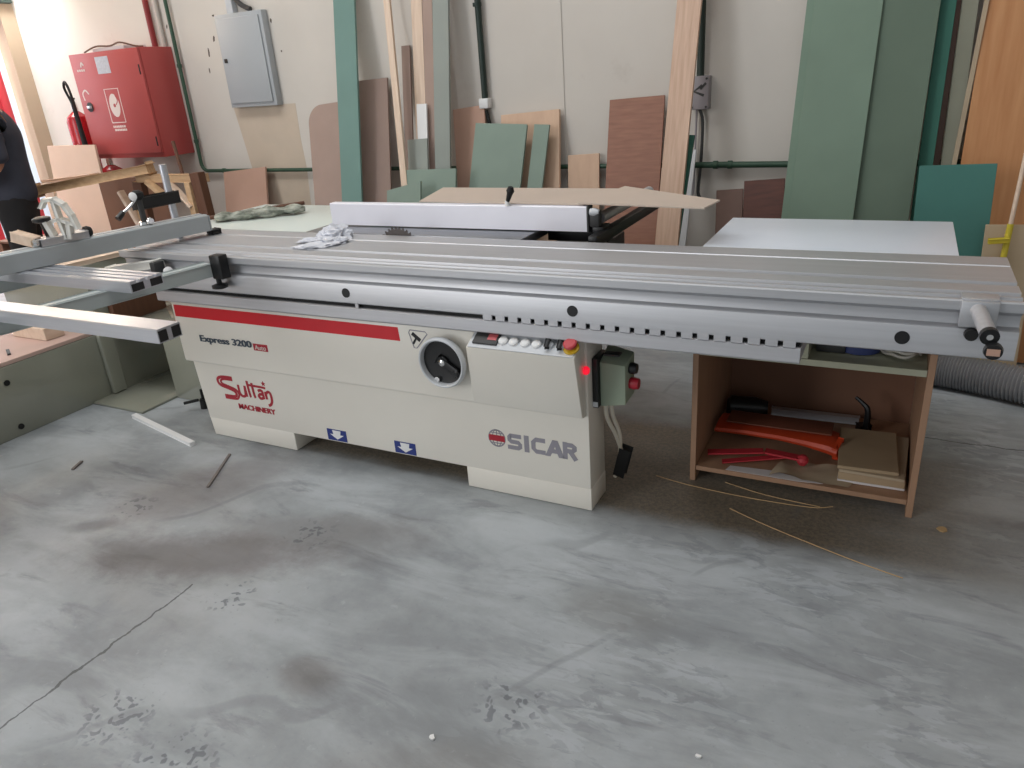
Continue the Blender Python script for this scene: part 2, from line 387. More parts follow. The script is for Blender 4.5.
def tag(o, label, cat, group=None, kind=None):
    o['label'] = label; o['category'] = cat
    if group: o['group'] = group
    if kind: o['kind'] = kind
    return o
def thing(name, label, cat, loc, group=None):
    o = bpy.data.objects.new(name, None); COL.objects.link(o); o.location = loc; o.empty_display_size = .1
    ORG[o.name] = Vector(loc)
    return tag(o, label, cat, group)
def struct(name, mb, m, smooth=False):
    o = mb.build(name, m, None, smooth); o['kind'] = 'structure'; return o
def text_mesh(body, bold=0.0, shear=0.0, extrude=0.0):
    cu = bpy.data.curves.new('txt', 'FONT'); cu.body = body; cu.offset = bold; cu.shear = shear; cu.size = 1.0; cu.extrude = extrude
    o = bpy.data.objects.new('txt', cu); COL.objects.link(o)
    dg = bpy.context.evaluated_depsgraph_get(); me = bpy.data.meshes.new_from_object(o.evaluated_get(dg))
    bpy.data.objects.remove(o); bpy.data.curves.remove(cu)
    return me
def put_text(body, x0, x1, z0, z1, y, bold=0.0, shear=0.0, slant=0.0, mb=None):
    """lettering fitted in the box x0..x1, z0..z1 on a plane facing -Y"""
    me = text_mesh(body, bold, shear, .01)
    xs = [v.co.x for v in me.vertices]; ys = [v.co.y for v in me.vertices]
    sx = (x1 - x0) / (max(xs) - min(xs)); sy = (z1 - z0) / (max(ys) - min(ys))
    mb = mb or MB()
    mt = Matrix(((sx, 0, 0, x0 - min(xs) * sx), (0, 0, -.05, y), (slant * sx, sy, 0, z0 - min(ys) * sy), (0, 0, 0, 1)))
    mb.mesh(me, mt); bpy.data.meshes.remove(me); return mb

# ------------------------------------------------------------------ the setting
YW = 4.42; XL = -6.92; ZC = 5.6
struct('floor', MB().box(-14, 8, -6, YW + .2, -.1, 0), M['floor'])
struct('wall_back', MB().box(XL - .2, 8, YW, YW + .2, 0, ZC), M['wall'])
struct('ceiling', MB().box(XL - .2, 8, -6, YW + .2, ZC, ZC + .15), M['ceil'])
wl = MB().box(XL - .14, XL, 4.29, YW, 0, ZC).box(XL - .14, XL, 2.2, 4.29, 2.28, ZC).box(XL - .14, XL, -6, 2.2, 0, ZC)
struct('wall_left', wl, M['wallL'])
struct('trim_1', MB().box(XL - .02, XL + .05, 2.1, 4.40, 2.275, 2.36, .005), M['pipe_dark'])
struct('light_block_right', MB().box(4.2, 4.4, -1.0, YW, 0, ZC), M['wallL'])  # unseen wall, added to dim the light from the right
struct('yard_screen', MB().box(-10.0, -9.8, 1.0, 9.0, 0, 4.0), M['whiteboard'])  # added white screen, lit so the doorway looks blown out by daylight
# red steel door standing half open in the doorway
d = struct('door_1', MB().box(XL - .10, XL - .03, 4.062, 4.172, .02, 2.24, .004), M['door_red'])
MB().box(XL - .03, XL - .018, 4.095, 4.140, .10, 2.16, .004).build('door_panel', M['door_red'], d)
struct('door_2', MB().box(XL - .42, XL - .36, 2.6, 3.95, .02, .78, .005), M['door_red'])

# pilaster line on the back wall (pale vertical joint)
struct('trim_3', MB().box(-1.886, -1.872, YW - .006, YW, 0, ZC, .002), M['wall'])

# ------------------------------------------------------------------ wall wear, pipes, boxes
p = MB()
pts = [(-4.60, 1.352), (-3.985, 1.352), (-3.99, 1.1), (-3.98, .9), (-4.0, .6), (-4.45, .6), (-4.53, .9), (-4.56, 1.1)]
p.prism([(x, YW - .0015, z) for x, z in pts], (0, .004, 0))
tag(p.build('plaster_patch', M['patch'], smooth=False), 'yellowed rectangular plaster patch on the wall below the grey breaker panel', 'wall patch')
CH = [(-4.66, 1.83, .02, .06, .3), (-4.60, 1.70, .022, .09, .25), (-4.74, 1.74, .015, .1, .1), (-4.77, 1.62, .012, .05, 0), (-4.08, 1.90, .016, .04, 0), (-4.03, 1.70, .012, .02, 0),
      (-4.62, 1.98, .02, .02, 0), (-3.77, 1.10, .01, .06, .3), (-5.08, 2.02, .014, .03, 0), (-5.12, 1.95, .012, .04, .3)]
for i, (x, z, w, h, a) in enumerate(CH):
    w *= .55; h *= .75
    p = MB(); n = 9
    pp = [(x + (w * math.cos(t) * (.7 + .5 * random.random())) + a * h * math.sin(t) * .4, YW - .001, z + h * .5 * math.sin(t) * (.7 + .5 * random.random())) for t in [2 * PI * q / n for q in range(n)]]
    p.prism(pp, (0, .003, 0))
    tag(p.build('plaster_chip', M['chip'], smooth=False), 'small brown chip in the cream plaster around the grey breaker panel', 'wall chip', 'chips in the wall plaster')

def pipe(name, label, pts, r, m, clips=(), clipm=None):
    t = thing(name, label, 'pipe', pts[0])
    MB().tube(pts, r, 12, 1).build('tube', m, t)
    for (c, ax) in clips:
        c = Vector(c); a = Vector(ax).normalized() * .012
        MB().cyl(c - a, c + a, r * 1.35, seg=14).build('coupling', clipm or m, t)
    return t
yp = YW - .035
def arc(c, r, a0, a1, n=6):
    return [(c[0] + r * math.cos(a0 + (a1 - a0) * i / n), yp, c[1] + r * math.sin(a0 + (a1 - a0) * i / n)) for i in range(n + 1)]
pipe('green_conduit_pipe', 'green conduit running down the wall right of the red cabinet and turning right', [(-5.04, yp, ZC)] + arc((-4.98, .95), .06, PI, 1.5 * PI) + [(-1.13, yp, .89)], .014, M['pipe_green'],
     [((-5.04, yp, 1.67), (0, 0, 1)), ((-5.04, yp, 1.12), (0, 0, 1)), ((-4.80, yp, .89), (1, 0, 0)), ((-1.35, yp, .89), (1, 0, 0))])
pipe('green_wall_pipe', 'horizontal green pipe between the junction box and the tall sage board', [(-1.09, yp, .89), (.9, yp, .885)], .017, M['pipe_green'],
     [((-.95, yp, .89), (1, 0, 0)), ((-.87, yp, .89), (1, 0, 0))])
pipe('red_fire_pipe', 'red fire pipe entering the top of the hose cabinet', [(-5.255, yp, 1.82), (-5.255, yp, ZC)], .022, M['pipe_red'])
pipe('grey_conduit_pipe', 'thin grey conduit on the wall between red and green pipes', [(-5.16, yp + .012, 1.55), (-5.16, yp + .012, ZC)], .014, M['pipe_grey'])

# vertical dark pipe with white socket box
t = thing('dark_drop_pipe', 'dark green pipe dropping to a white box above the green panels', 'pipe', (-2.40, YW, 1.2))
MB().tube([(-2.405, yp, ZC), (-2.40, yp, 1.31)], .020, 12, 1).build('tube', M['pipe_dark'], t)
MB().cyl((-2.405, yp, 1.83), (-2.405, yp, 1.85), .027).build('coupling', M['pipe_dark'], t)
MB().box(-2.435, -2.37, YW - .06, YW, 1.252, 1.312, .006).build('socket_box', M['white'], t)
MB().tube([(-2.40, yp, 1.24), (-2.37, yp, 1.1), (-2.38, yp, .95)], .012, 8, 4).build('cable', M['rubber'], t)

# junction box
t = thing('junction_box', 'grey junction box with black zigzag mark on the wall above the green pipe', 'junction box', (-1.045, YW, 1.19))
MB().box(-1.095, -.995, YW - .07, YW, 1.19, 1.362, .006).build('housing', M['jbox'], t)
zz = MB()
zz.ribbon([(-1.03, 1.315), (-1.075, 1.285), (-1.02, 1.262)], .014, YW - .0725, .003, 1)
zz.ribbon([(-1.01, 1.325), (-1.04, 1.295)], .012, YW - .0725, .003, 1)
zz.build('printed_mark', M['darkgrey'], t)
for x in (-1.083, -1.007):
    for z in (1.203, 1.348): MB().cyl((x, YW - .074, z), (x, YW - .068, z), .006, seg=10).build('screw', M['darkgrey'], t)
MB().tube([(-1.05, yp, 1.36), (-1.05, yp, ZC)], .020, 12, 1).build('supply_pipe', M['pipe_dark'], t)
MB().tube([(-1.065, yp, 1.19), (-1.07, yp + .01, 1.0), (-1.075, yp + .01, .72)], .006, 8, 4).build('cable', M['jbox'], t)
MB().tube([(-1.05, yp, 1.19), (-1.03, yp, 1.12), (-1.035, yp + .005, .9), (-1.045, yp, .74), (-1.02, yp - .01, .7)], .009, 8, 4).build('cable', M['darkgrey'], t)

# breaker panel
t = thing('breaker_panel', 'grey wall mounted breaker panel with black latch', 'electric panel', (-4.345, YW, 1.35))
MB().box(-4.555, -4.10, YW - .06, YW - .001, 1.348, 1.972, .004).build('housing', M['panelgrey'], t)
dd = MB().box(-4.527, -4.128, YW - .072, YW - .06, 1.376, 1.944, .004).build('door', M['panelgrey'], t)
MB().box(-4.518, -4.492, YW - .080, YW - .071, 1.655, 1.683, .002).build('latch', M['black'], dd)
MB().box(-4.43, -4.37, YW - .05, YW - .001, 1.972, 2.6, .003).build('trunking', M['lightgrey'], t)
MB().tube([(-4.36, YW - .03, 2.08), (-4.31, YW - .035, 2.03), (-4.26, YW - .03, 2.0), (-4.22, YW - .03, 1.985)], .018, 8, 4).build('cable', M['darkgrey'], t)

# fire hose cabinet
FX0, FX1, FZ0, FZ1, FY = -5.915, -5.12, 1.03, 1.812, 4.105
t = thing('fire_hose_cabinet', 'red fire hose cabinet mounted on the wall', 'fire cabinet', ((FX0 + FX1) / 2, YW, FZ0))
MB().box(FX0, FX1, FY + .022, YW - .001, FZ0, FZ1, .006).build('housing', M['fire_red'], t)
dr = MB().box(FX0 + .002, FX1 - .002, FY, FY + .02, FZ0 + .035, FZ1 - .002, .004).build('door', M['fire_red'], t)
for z in (1.66, 1.15): MB().box(FX1 - .028, FX1 - .016, FY - .004, FY + .004, z - .035, z + .035, .002).build('hinge', M['rubber'], dr)
lk = MB().cyl((-5.815, FY - .004, 1.425), (-5.815, FY + .002, 1.425), .036, seg=28).build('lock', M['darkgrey'], dr)
MB().box(-5.845, -5.785, FY - .012, FY - .003, 1.414, 1.436, .003).build('lock_handle', M['chrome'], lk)
MB().ribbon([(-5.855, 1.475), (-5.862, 1.525), (-5.825, 1.55), (-5.79, 1.52)], .012, FY - .001, .002, 6).build('arrow_mark', M['decal'], dr)
MB().box(-5.615, -5.465, FY - .0012, FY + .001, 1.655, 1.775).build('notice_sticker', M['decal_grey'], dr, False)
sg = MB()
for q in ([(-5.60, 1.30), (-5.44, 1.30), (-5.44, 1.545), (-5.60, 1.545)],): sg.ribbon(q + [q[0]], .008, FY - .001, .002, 1)
sg.build('sign_border', M['decal'], dr, False)
sg = MB(); n = 20
sg.prism([(-5.52 + .056 * math.cos(2 * PI * i / n), FY - .0012, 1.425 + .085 * math.sin(2 * PI * i / n)) for i in range(n)], (0, .002, 0)); sg.build('hose_reel_symbol', M['decal'], dr, False)
sg = MB(); sg.cyl((-5.52, FY - .002, 1.425), (-5.52, FY - .001, 1.425), .014, seg=14); sg.ribbon([(-5.50, 1.43), (-5.475, 1.46), (-5.49, 1.50)], .008, FY - .002, .001, 4); sg.build('symbol_mark', M['fire_red'], dr)
sg = MB()
for z, a, b in ((1.262, -5.60, -5.45), (1.237, -5.59, -5.44)):
    x = a
    while x < b - .01:
        w = random.uniform(.012, .02); sg.box(x, x + w, FY - .001, FY + .001, z, z + .016); x += w + .005
sg.build('sign_lettering', M['decal'], dr, False)
sg = MB()
for x in (-5.855, -5.83, -5.805, -5.78): sg.box(x, x + .017, FY - .001, FY + .001, 1.685, 1.70)
sg.ribbon([(-5.80, 1.715), (-5.785, 1.745), (-5.765, 1.725)], .014, FY - .001, .002, 4); sg.build('maker_mark', M['decal'], dr, False)
t = thing('paper_pad', 'white papers and wire lying on top of the red fire cabinet', 'papers', (-5.45, 4.25, FZ1))
MB().box(-5.66, -5.30, 4.14, 4.34, FZ1 + .001, FZ1 + .024, .003).build('paper_stack', M['paper_white'], t)
MB().tube([(-5.76, 4.14, FZ1 + .006), (-5.6, 4.13, FZ1 + .036), (-5.45, 4.14, FZ1 + .03), (-5.32, 4.13, FZ1 + .045), (-5.2, 4.16, FZ1 + .012), (-5.16, 4.2, FZ1 + .006)], .006, 8, 5).build('wire', M['brownwood'], t)

# fire extinguishers
def extinguisher(x, y, z0, z1, r, label):
    t = thing('fire_extinguisher', label, 'fire extinguisher', (x, y, z0), 'fire extinguishers by the red cabinet')
    H = z1 - z0
    MB().rev((x, y, z0), (x, y, z1), [(r * .8, 0), (r, .02), (r, .84), (r * .86, .92), (r * .45, .98), (r * .3, 1)], 28).build('cylinder', M['ext_red'], t)
    v = MB().rev((x, y, z1), (x, y, z1 + .07), [(.022, 0), (.026, .3), (.02, 1)], 16).build('valve', M['chrome'], t)
    MB().beam((x - .02, y, z1 + .075), (x + .06, y - .03, z1 + .10), .018, .008, bev=.002).build('lever', M['black'], v)
    MB().prism([(x - r * .7, y - r * .74, z0 + H * .72), (x + r * .5, y - r * .88, z0 + H * .72), (x + r * .5, y - r * .88, z0 + H * .64), (x - r * .7, y - r * .74, z0 + H * .64)], (0, .03, 0)).build('blue_band_label', M['blue'], t, False)
    MB().prism([(x - r * .55, y - r * .86, z0 + H * .5), (x + r * .35, y - r * .95, z0 + H * .5), (x + r * .35, y - r * .95, z0 + H * .3), (x - r * .55, y - r * .86, z0 + H * .3)], (0, .03, 0)).build('white_label', M['white'], t, False)
    return t
ex = extinguisher(-6.15, 4.20, .90, 1.40, .088, 'tall red fire extinguisher with black looped hose left of the fire cabinet')
MB().tube([(-6.13, 4.18, 1.43), (-6.12, 4.16, 1.49), (-6.14, 4.15, 1.58), (-6.10, 4.14, 1.625), (-6.055, 4.13, 1.56), (-6.03, 4.12, 1.44)], .010, 10, 6).build('hose', M['rubber'], ex)
MB().cyl((-6.04, 4.12, 1.50), (-5.985, 4.09, 1.12), .016, .022, 14).build('discharge_horn', M['rubber'], ex)
MB().box(-6.2, -6.10, 4.27, YW - .001, 1.25, 1.29, .004).build('wall_bracket', M['darkgrey'], ex)
ex = extinguisher(-5.95, 4.24, .52, .965, .095, 'red fire extinguisher hanging below the fire cabinet')
MB().tube([(-5.93, 4.17, 1.05), (-6.03, 4.10, 1.08), (-6.09, 4.10, .98), (-6.11, 4.11, .8)], .013, 10, 6).build('hose', M['rubber'], ex)
MB().box(-6.0, -5.9, 4.30, YW - .001, .78, .82, .004).build('wall_bracket', M['darkgrey'], ex)

# ------------------------------------------------------------------ boards leaning on the back wall
def board(name, x0, w, L, t, db, dt, zt, m, label, th=.016, cat='board', group=None, shape=None, parts=None):
    k = (db - dt) / zt; nrm = math.sqrt(1 + k * k)
    up = Vector((0, k / nrm, 1 / nrm)); X = Vector((1, 0, 0)); nn = X.cross(up)
    a = math.atan(t); ex = X * math.cos(a) - up * math.sin(a); ey = X * math.sin(a) + up * math.cos(a)
    v0 = w / 2 * abs(math.sin(a)) + th * k / nrm + .0015
    o0 = Vector((x0 + t * v0, 4.4 - db, 0)) + up * v0
    L = L / math.cos(a) - v0
    b = MB()
    if shape: b.prism([(px, py, 0) for px, py in shape(w, L)], (0, 0, -th))
    else: b.box(-w / 2, w / 2, 0, L, -th, 0, .0012, 1)
    ob = b.build(name, m, smooth=False)
    ob.matrix_world = Matrix(((ex.x, ey.x, nn.x, o0.x), (ex.y, ey.y, nn.y, o0.y), (ex.z, ey.z, nn.z, o0.z), (0, 0, 0, 1)))
    return tag(ob, label, cat, group)
G = 'boards leaning against the back wall'
def rounded(w, L):
    r = .12; pts = [(-w / 2, 0), (w / 2, 0), (w / 2, L)]
    for i in range(9):
        a = PI / 2 + (PI / 2) * i / 8; pts.append((-w / 2 + r + r * math.cos(a), L - r + r * math.sin(a)))
    return pts
def slanttop(w, L): return [(-w / 2, 0), (w / 2, 0), (w / 2, L), (-w / 2, L - .05)]
B = [
 ('tan_board', -4.465, .440, .934, -.085, .30, .03, 1.0, 'tanmdf', 'short reddish tan board leaning below the green conduit, left of the grey breaker panel', .018),
 ('rounded_board', -3.572, .296, 1.368, -.070, .34, .03, 1.42, 'mauve', 'mauve board with one rounded top corner behind the tall sea-green strip', .016, rounded),
 ('sea_green_strip', -3.324, .170, 2.44, -.004, .45, .0, 2.5, 'cyan', 'tall narrow sea-green board standing in front of the rounded mauve board', .018),
 ('mauve_board', -3.193, .256, 1.505, -.032, .35, .03, 1.5, 'mauve_dk', 'mauve board right of the tall sea-green strip', .016),
 ('slanted_batten', -2.739, .045, 2.6, -.091, .56, .1, 2.6, 'pine', 'pale thin batten leaning aslant right of the mauve board', .020),
 ('mauve_narrow_strip', -2.964, .064, 1.674, .002, .25, .0, 1.7, 'mauve_dk', 'narrow mauve strip behind the slanted pale batten', .016),
 ('thin_lath', -2.93, .016, 2.3, -.035, .28, .03, 2.4, 'pine', 'very thin pale lath beside the narrow mauve strip', .010),
 ('pine_plank', -2.799, .079, 2.5, .011, .33, .02, 2.6, 'pine', 'tall pale pine plank above the white offcut', .020),
 ('white_offcut', -2.748, .074, 1.32, .0, .40, .19, 1.5, 'white', 'short white offcut standing in front of the pine plank', .014),
 ('grey_green_offcut', -2.732, .149, 1.126, -.037, .5, .26, 1.15, 'greygrn', 'short grey-green offcut in front of the white offcut', .014),
 ('mauve_tall_strip', -2.716, .070, 2.44, .008, .36, .02, 2.5, 'mauve', 'tall mauve strip left of the tall grey-green strip', .016),
 ('grey_green_strip', -2.623, .112, 2.44, .014, .40, .03, 2.5, 'greygrn', 'tall grey-green strip right of the tall mauve strip', .018),
 ('small_green_offcut', -2.714, .250, .905, -.03, .75, .5, .95, 'green', 'low green offcut with sloping top left of the wide green offcut', .014, slanttop),
 ('wide_green_offcut', -2.61, .38, .960, -.02, .62, .38, .95, 'green', 'low wide green offcut at the foot of the grey-green strip', .016),
 ('wood_tan_board', -2.404, .230, 1.294, -.090, .3, .02, 1.3, 'tanmdf', 'tan wooden board standing under the white socket box', .016),
 ('green_board', -2.299, .359, 1.219, .055, .5, .15, 1.15, 'green', 'wide sage-green panel in front of the plywood, nearest of the two', .016),
 ('narrow_green_board', -2.043, .100, 1.197, .062, .45, .12, 1.15, 'green', 'narrow sage-green panel just right of the wide sage-green panel', .016),
 ('plywood_board', -2.028, .397, 1.248, -.050, .3, .02, 1.25, 'ply', 'pink plywood panel behind the two sage-green panels', .022),
 ('small_wood_board', -1.701, .203, .978, -.045, .2, .02, 1.0, 'ply', 'small pink wood panel left of the large red-brown board', .018),
 ('red_brown_board', -1.353, .323, 1.333, -.036, .45, .02, 1.35, 'walnut', 'large red-brown laminated board left of the tall oak plank', .018),
 ('oak_plank', -1.112, .125, 2.5, .024, .6, .02, 2.6, 'oak', 'tall pale oak plank with visible grain left of the junction box', .024),
 ('dark_green_batten', -1.115, .030, 1.10, .085, .5, .0, 2.6, 'teal_dk', 'thin dark green batten along the right edge of the oak plank', .02),
 ('white_strip', -1.088, .066, 1.044, .008, .43, .0, 1.2, 'lightgrey', 'narrow white strip standing below the junction box', .014),
 ('umber_board', -.801, .147, .800, -.073, .3, .0, .9, 'umber', 'small umber board behind the dark red-brown board', .016),
 ('dark_brown_board', -.608, .212, .859, -.070, .35, .05, .95, 'walnut_dk', 'dark red-brown board left of the tall wide sage board', .018),
 ('sage_back_board', -.385, .300, 2.5, .018, .577, .0, 2.6, 'biggreen', 'tall sage-green board of which only a narrow strip shows left of the widest sage board', .016),
 ('tall_sage_board', -.350, .297, 2.5, .018, .6, .02, 2.6, 'biggreen', 'tall wide sage-green board, widest behind the white table top', .02),
 ('tall_moss_board', -.078, .240, 2.5, .012, .55, .022, 2.6, 'biggreen2', 'tall moss-green board right of the tall wide sage board', .018),
 ('tall_teal_strip', .086, .063, 2.5, .005, .45, .0, 2.6, 'teal_dk', 'tall dark teal strip right of the tall moss-green board', .016),
 ('gap_shade_strip', .140, .045, 2.5, -.01, .30, .0, 2.6, 'umber', 'tall dark strip standing for the shaded gap between teal strip and olive-grey strip', .014),  # dark board that paints the shaded gap between its neighbours
 ('olive_strip', .200, .066, 2.5, -.012, .35, .0, 2.6, 'greystrip', 'tall olive-grey strip left of the orange wood board', .016),
 ('pale_edge_strip', .168, .020, 2.5, .046, .385, .03, 2.6, 'paper', 'narrow pale strip between the olive-grey strip and the orange board', .014),
 ('orange_board', .548, .64, 2.5, .010, .4, .0, 2.6, 'orange', 'tall orange wood board at the right end of the wall', .02),
 ('short_teal_board', .232, .296, .960, -.022, .7, .5, 1.1, 'teal', 'short teal board standing in front of the orange wood board', .018),
 ('beige_offcut', .455, .19, .713, -.02, .72, .63, .8, 'beige', 'low beige offcut behind the yellow bar', .018),
]
for r in B:
    nm, x0, w, L, tt, db, dt, zt, mk, lab, th = r[:11]
    board(nm, x0, w, L, tt, db, dt, zt, M[mk], lab, th, group=None, shape=r[11] if len(r) > 11 else None)

# yellow bar clamp standing in the corner
t = thing('yellow_bar_clamp', 'yellow bar with hook standing before the orange board', 'clamp', (.425, 3.72, 0))
MB().tube([(.405, 3.668, .0), (.43, 3.72, .72)], .0125, 12, 1).build('bar', M['yellowpaint'], t)
MB().tube([(.43, 3.72, .72), (.45, 3.79, 1.2)], .009, 12, 1).build('thin_rod', M['pine'], t)
MB().beam((.43, 3.705, .655), (.362, 3.695, .650), .014, .016, bev=.004).build('hook', M['yellowpaint'], t)

# ------------------------------------------------------------------ white topped shelf cabinet
S0, S1, SY0, SY1 = -.578, .160, 2.42, 3.05
t = thing('shelf_cabinet', 'open tan wooden shelf cabinet with white top at the right end of the saw', 'cabinet', ((S0 + S1) / 2, SY0, 0))
MB().box(S0, S0 + .02, SY0, SY1, 0, .828, .001, 1).build('side_panel', M['cabwood'], t, False)
MB().box(S1 - .02, S1, SY0, SY1, 0, .828, .001, 1).build('side_panel', M['cabwood'], t, False)
MB().box(S0 + .021, S1 - .021, SY1 - .02, SY1 - .004, .045, .828).build('back_panel', M['cabdark'], t, False)
MB().box(S0 + .021, S1 - .021, SY0 + .004, SY1 - .021, .044, .062, .001, 1).build('bottom_shelf', M['cabwood'], t, False)
MB().box(S0 + .021, S1 - .021, SY0 + .002, SY1 - .021, .502, .524, .001, 1).build('middle_shelf', M['cabedge'], t, False)
MB().box(-.225, -.205, SY0 + .004, SY1 - .021, .525, .827, .001, 1).build('divider', M['cabedge'], t, False)
MB().box(-.590, .181, 2.475, 3.075, .829, .851, .003).build('top', M['whiteboard'], t)
# contents
ctr = lambda a, b: (a + b) / 2
t = thing('orange_sleeve', 'long flat orange tool sleeve lying on the lower shelf', 'tool bag', (-.32, 2.65, .11))
b = MB(); n = 12; secs = []
prev = None
pth = [(-.535, 2.70, .118, .016), (-.42, 2.70, .122, .018), (-.3, 2.695, .122, .018), (-.2, 2.69, .116, .022), (-.13, 2.675, .112, .03), (-.095, 2.66, .11, .028)]
bm = b.bm; rings = []
for (x, y, z, h) in pth:
    ring = []
    for i in range(n):
        a = 2 * PI * i / n; ring.append(bm.verts.new((x + random.uniform(-.003, .003), y + .075 * math.copysign(abs(math.cos(a)) ** .5, math.cos(a)), z + h * .8 * math.copysign(abs(math.sin(a)) ** .6, math.sin(a)))))
    rings.append(ring)
for k in range(len(rings) - 1):
    for i in range(n): bm.faces.new((rings[k][i], rings[k][(i + 1) % n], rings[k + 1][(i + 1) % n], rings[k + 1][i]))
bm.faces.new(rings[0][::-1]); bm.faces.new(rings[-1]); bmesh.ops.recalc_face_normals(bm, faces=bm.faces[:])
b.build('sleeve', M['orange_cloth'], t)
MB().box(-.50, -.12, 2.665, 2.77, .1385, .1455, .003).build('folded_top', M['sleeve_top'], t)
MB().beam((-.1, 2.60, .10), (-.085, 2.66, .12), .012, .045, bev=.004).build('end_flap', M['orange_cloth'], t)
t = thing('red_straps', 'crimson straps tangled in front of the orange sleeve', 'strap', (-.35, 2.53, .063))
MB().beam((-.53, 2.50, .085), (-.34, 2.545, .10), .03, .006, bev=.002).build('strap', M['red_cloth'], t)
MB().beam((-.47, 2.47, .072), (-.24, 2.545, .098), .022, .005, bev=.002).build('strap', M['red_cloth'], t)
MB().beam((-.33, 2.54, .104), (-.19, 2.53, .10), .03, .008, bev=.002).build('strap', M['red_cloth'], t)
MB().rev((-.20, 2.515, .085), (-.20, 2.545, .105), [(.012, 0), (.02, .3), (.02, .7), (.012, 1)], 12).build('buckle', M['red_cloth'], t)
t = thing('brown_paper_sheet', 'crumpled tan paper sheet lying loose on the lower shelf', 'paper', (-.2, 2.5, .063))
b = MB(); bm = b.bm; nx, ny = 14, 8
vv = [[bm.verts.new((-.30 + .26 * i / nx + .05 * (j / ny), 2.44 + .13 * j / ny, .0645 + .02 * max(0, math.sin(i * .55 + j * .4)) * (1 - i / nx) + .003 * random.random())) for j in range(ny + 1)] for i in range(nx + 1)]
for i in range(nx):
    for j in range(ny): bm.faces.new((vv[i][j], vv[i + 1][j], vv[i + 1][j + 1], vv[i][j + 1]))
b.build('sheet', M['paper'], t)
tag(MB().prism([(-.45, 2.428, .0628), (-.20, 2.428, .0628), (-.12, 2.44, .0628), (-.30, 2.475, .0628), (-.44, 2.462, .0628)], (0, 0, .0012)).build('pale_offcut', M['paper_white'], smooth=False), 'thin pale offcut lying at the front edge of the lower shelf', 'offcut')
books = [(-.082, .128, 2.475, 2.80, .0632, .072, 0.02, 'paper_white', 'white sheet at the bottom of the paper stack on the lower shelf'),
         (-.078, .130, 2.475, 2.80, .0726, .101, 0.0, 'card', 'thick tan paper block in the middle of the stack'),
         (-.072, .132, 2.47, 2.80, .1016, .112, -.03, 'paper', 'tan folder above the thick paper block'),
         (-.090, .10, 2.48, 2.79, .1126, .125, .05, 'card', 'brown card folder topmost of the paper stack')]
for x0, x1, y0, y1, z0, z1, a, mk, lab in books:
    b = MB().box(x0, x1, y0, y1, z0, z1, .002, 1)
    c = Vector(((x0 + x1) / 2, (y0 + y1) / 2, 0)); b.xform(Matrix.Translation(c) @ Matrix.Rotation(a, 4, 'Z') @ Matrix.Translation(-c))
    tag(b.build('paper_block', M[mk], smooth=False), lab, 'papers', 'paper stack on the lower shelf')
t = thing('black_hand_tool', 'black hand tool at the back left of the lower shelf', 'tool', (-.50, 2.9, .063))
MB().rev((-.54, 2.88, .11), (-.38, 2.90, .11), [(.03, 0), (.045, .1), (.045, .7), (.03, 1)], 16).build('motor_body', M['black'], t)
MB().beam((-.50, 2.87, .10), (-.46, 2.86, .066), .05, .04, bev=.008).build('grip', M['black'], t)
tag(MB().beam((-.37, 2.95, .080), (-.04, 2.96, .080), .02, .030, bev=.003).build('aluminium_bar', M['alu_dull']), 'grey metal bar at the back of the lower shelf', 'metal bar')
t = thing('black_clamp_jaw', 'black hooked clamp jaw behind the paper stack', 'clamp', (-.02, 2.88, .063))
MB().tube([(-.06, 2.9, .205), (-.03, 2.89, .185), (-.012, 2.88, .16), (-.012, 2.88, .066)], lambda q: .006 + .008 * q, 8, 4).build('jaw', M['black'], t)
MB().beam((-.04, 2.88, .085), (.0, 2.90, .085), .03, .03, bev=.004).build('slide_block', M['black'], t)
# upper compartment
t = thing('blue_tape_roll', 'roll of blue tape on the middle shelf', 'tape roll', (-.06, 2.56, .525))
b = MB(); sg = 28; b.rev((-.06, 2.56, .5255), (-.06, 2.56, .573), [(.05, 0), (.065, .04), (.065, .96), (.05, 1)], sg, False)
b.rev((-.06, 2.56, .5255), (-.06, 2.56, .573), [(.05, 0), (.05, 1)], sg, False); b.build('tape', M['bluetape'], t)
t = thing('clear_cable_coil', 'coil of clear cable on the middle shelf', 'cable', (.06, 2.54, .525))
b = MB(); P = []
for i in range(70):
    a = 2 * PI * i / 18; P.append((.063 + (.055 + .008 * math.sin(i)) * math.cos(a), 2.54 + .06 * math.sin(a), .532 + .0007 * i + .004 * math.sin(i * 1.7)))
b.tube(P, .005, 8, 2); b.build('coil', M['clearwire'], t)
tag(MB().rev((.09, 2.60, .5255), (.09, 2.60, .595), [(.026, 0), (.03, .1), (.03, .85), (.02, 1)], 18).build('black_bottle_cap', M['black']), 'small black pot beside the clear cable coil', 'pot')
tag(MB().box(-.19, -.10, 2.50, 2.60, .5255, .55, .004).build('dark_tin', M['darkgrey']), 'flat dark tin left of the blue tape roll', 'tin')

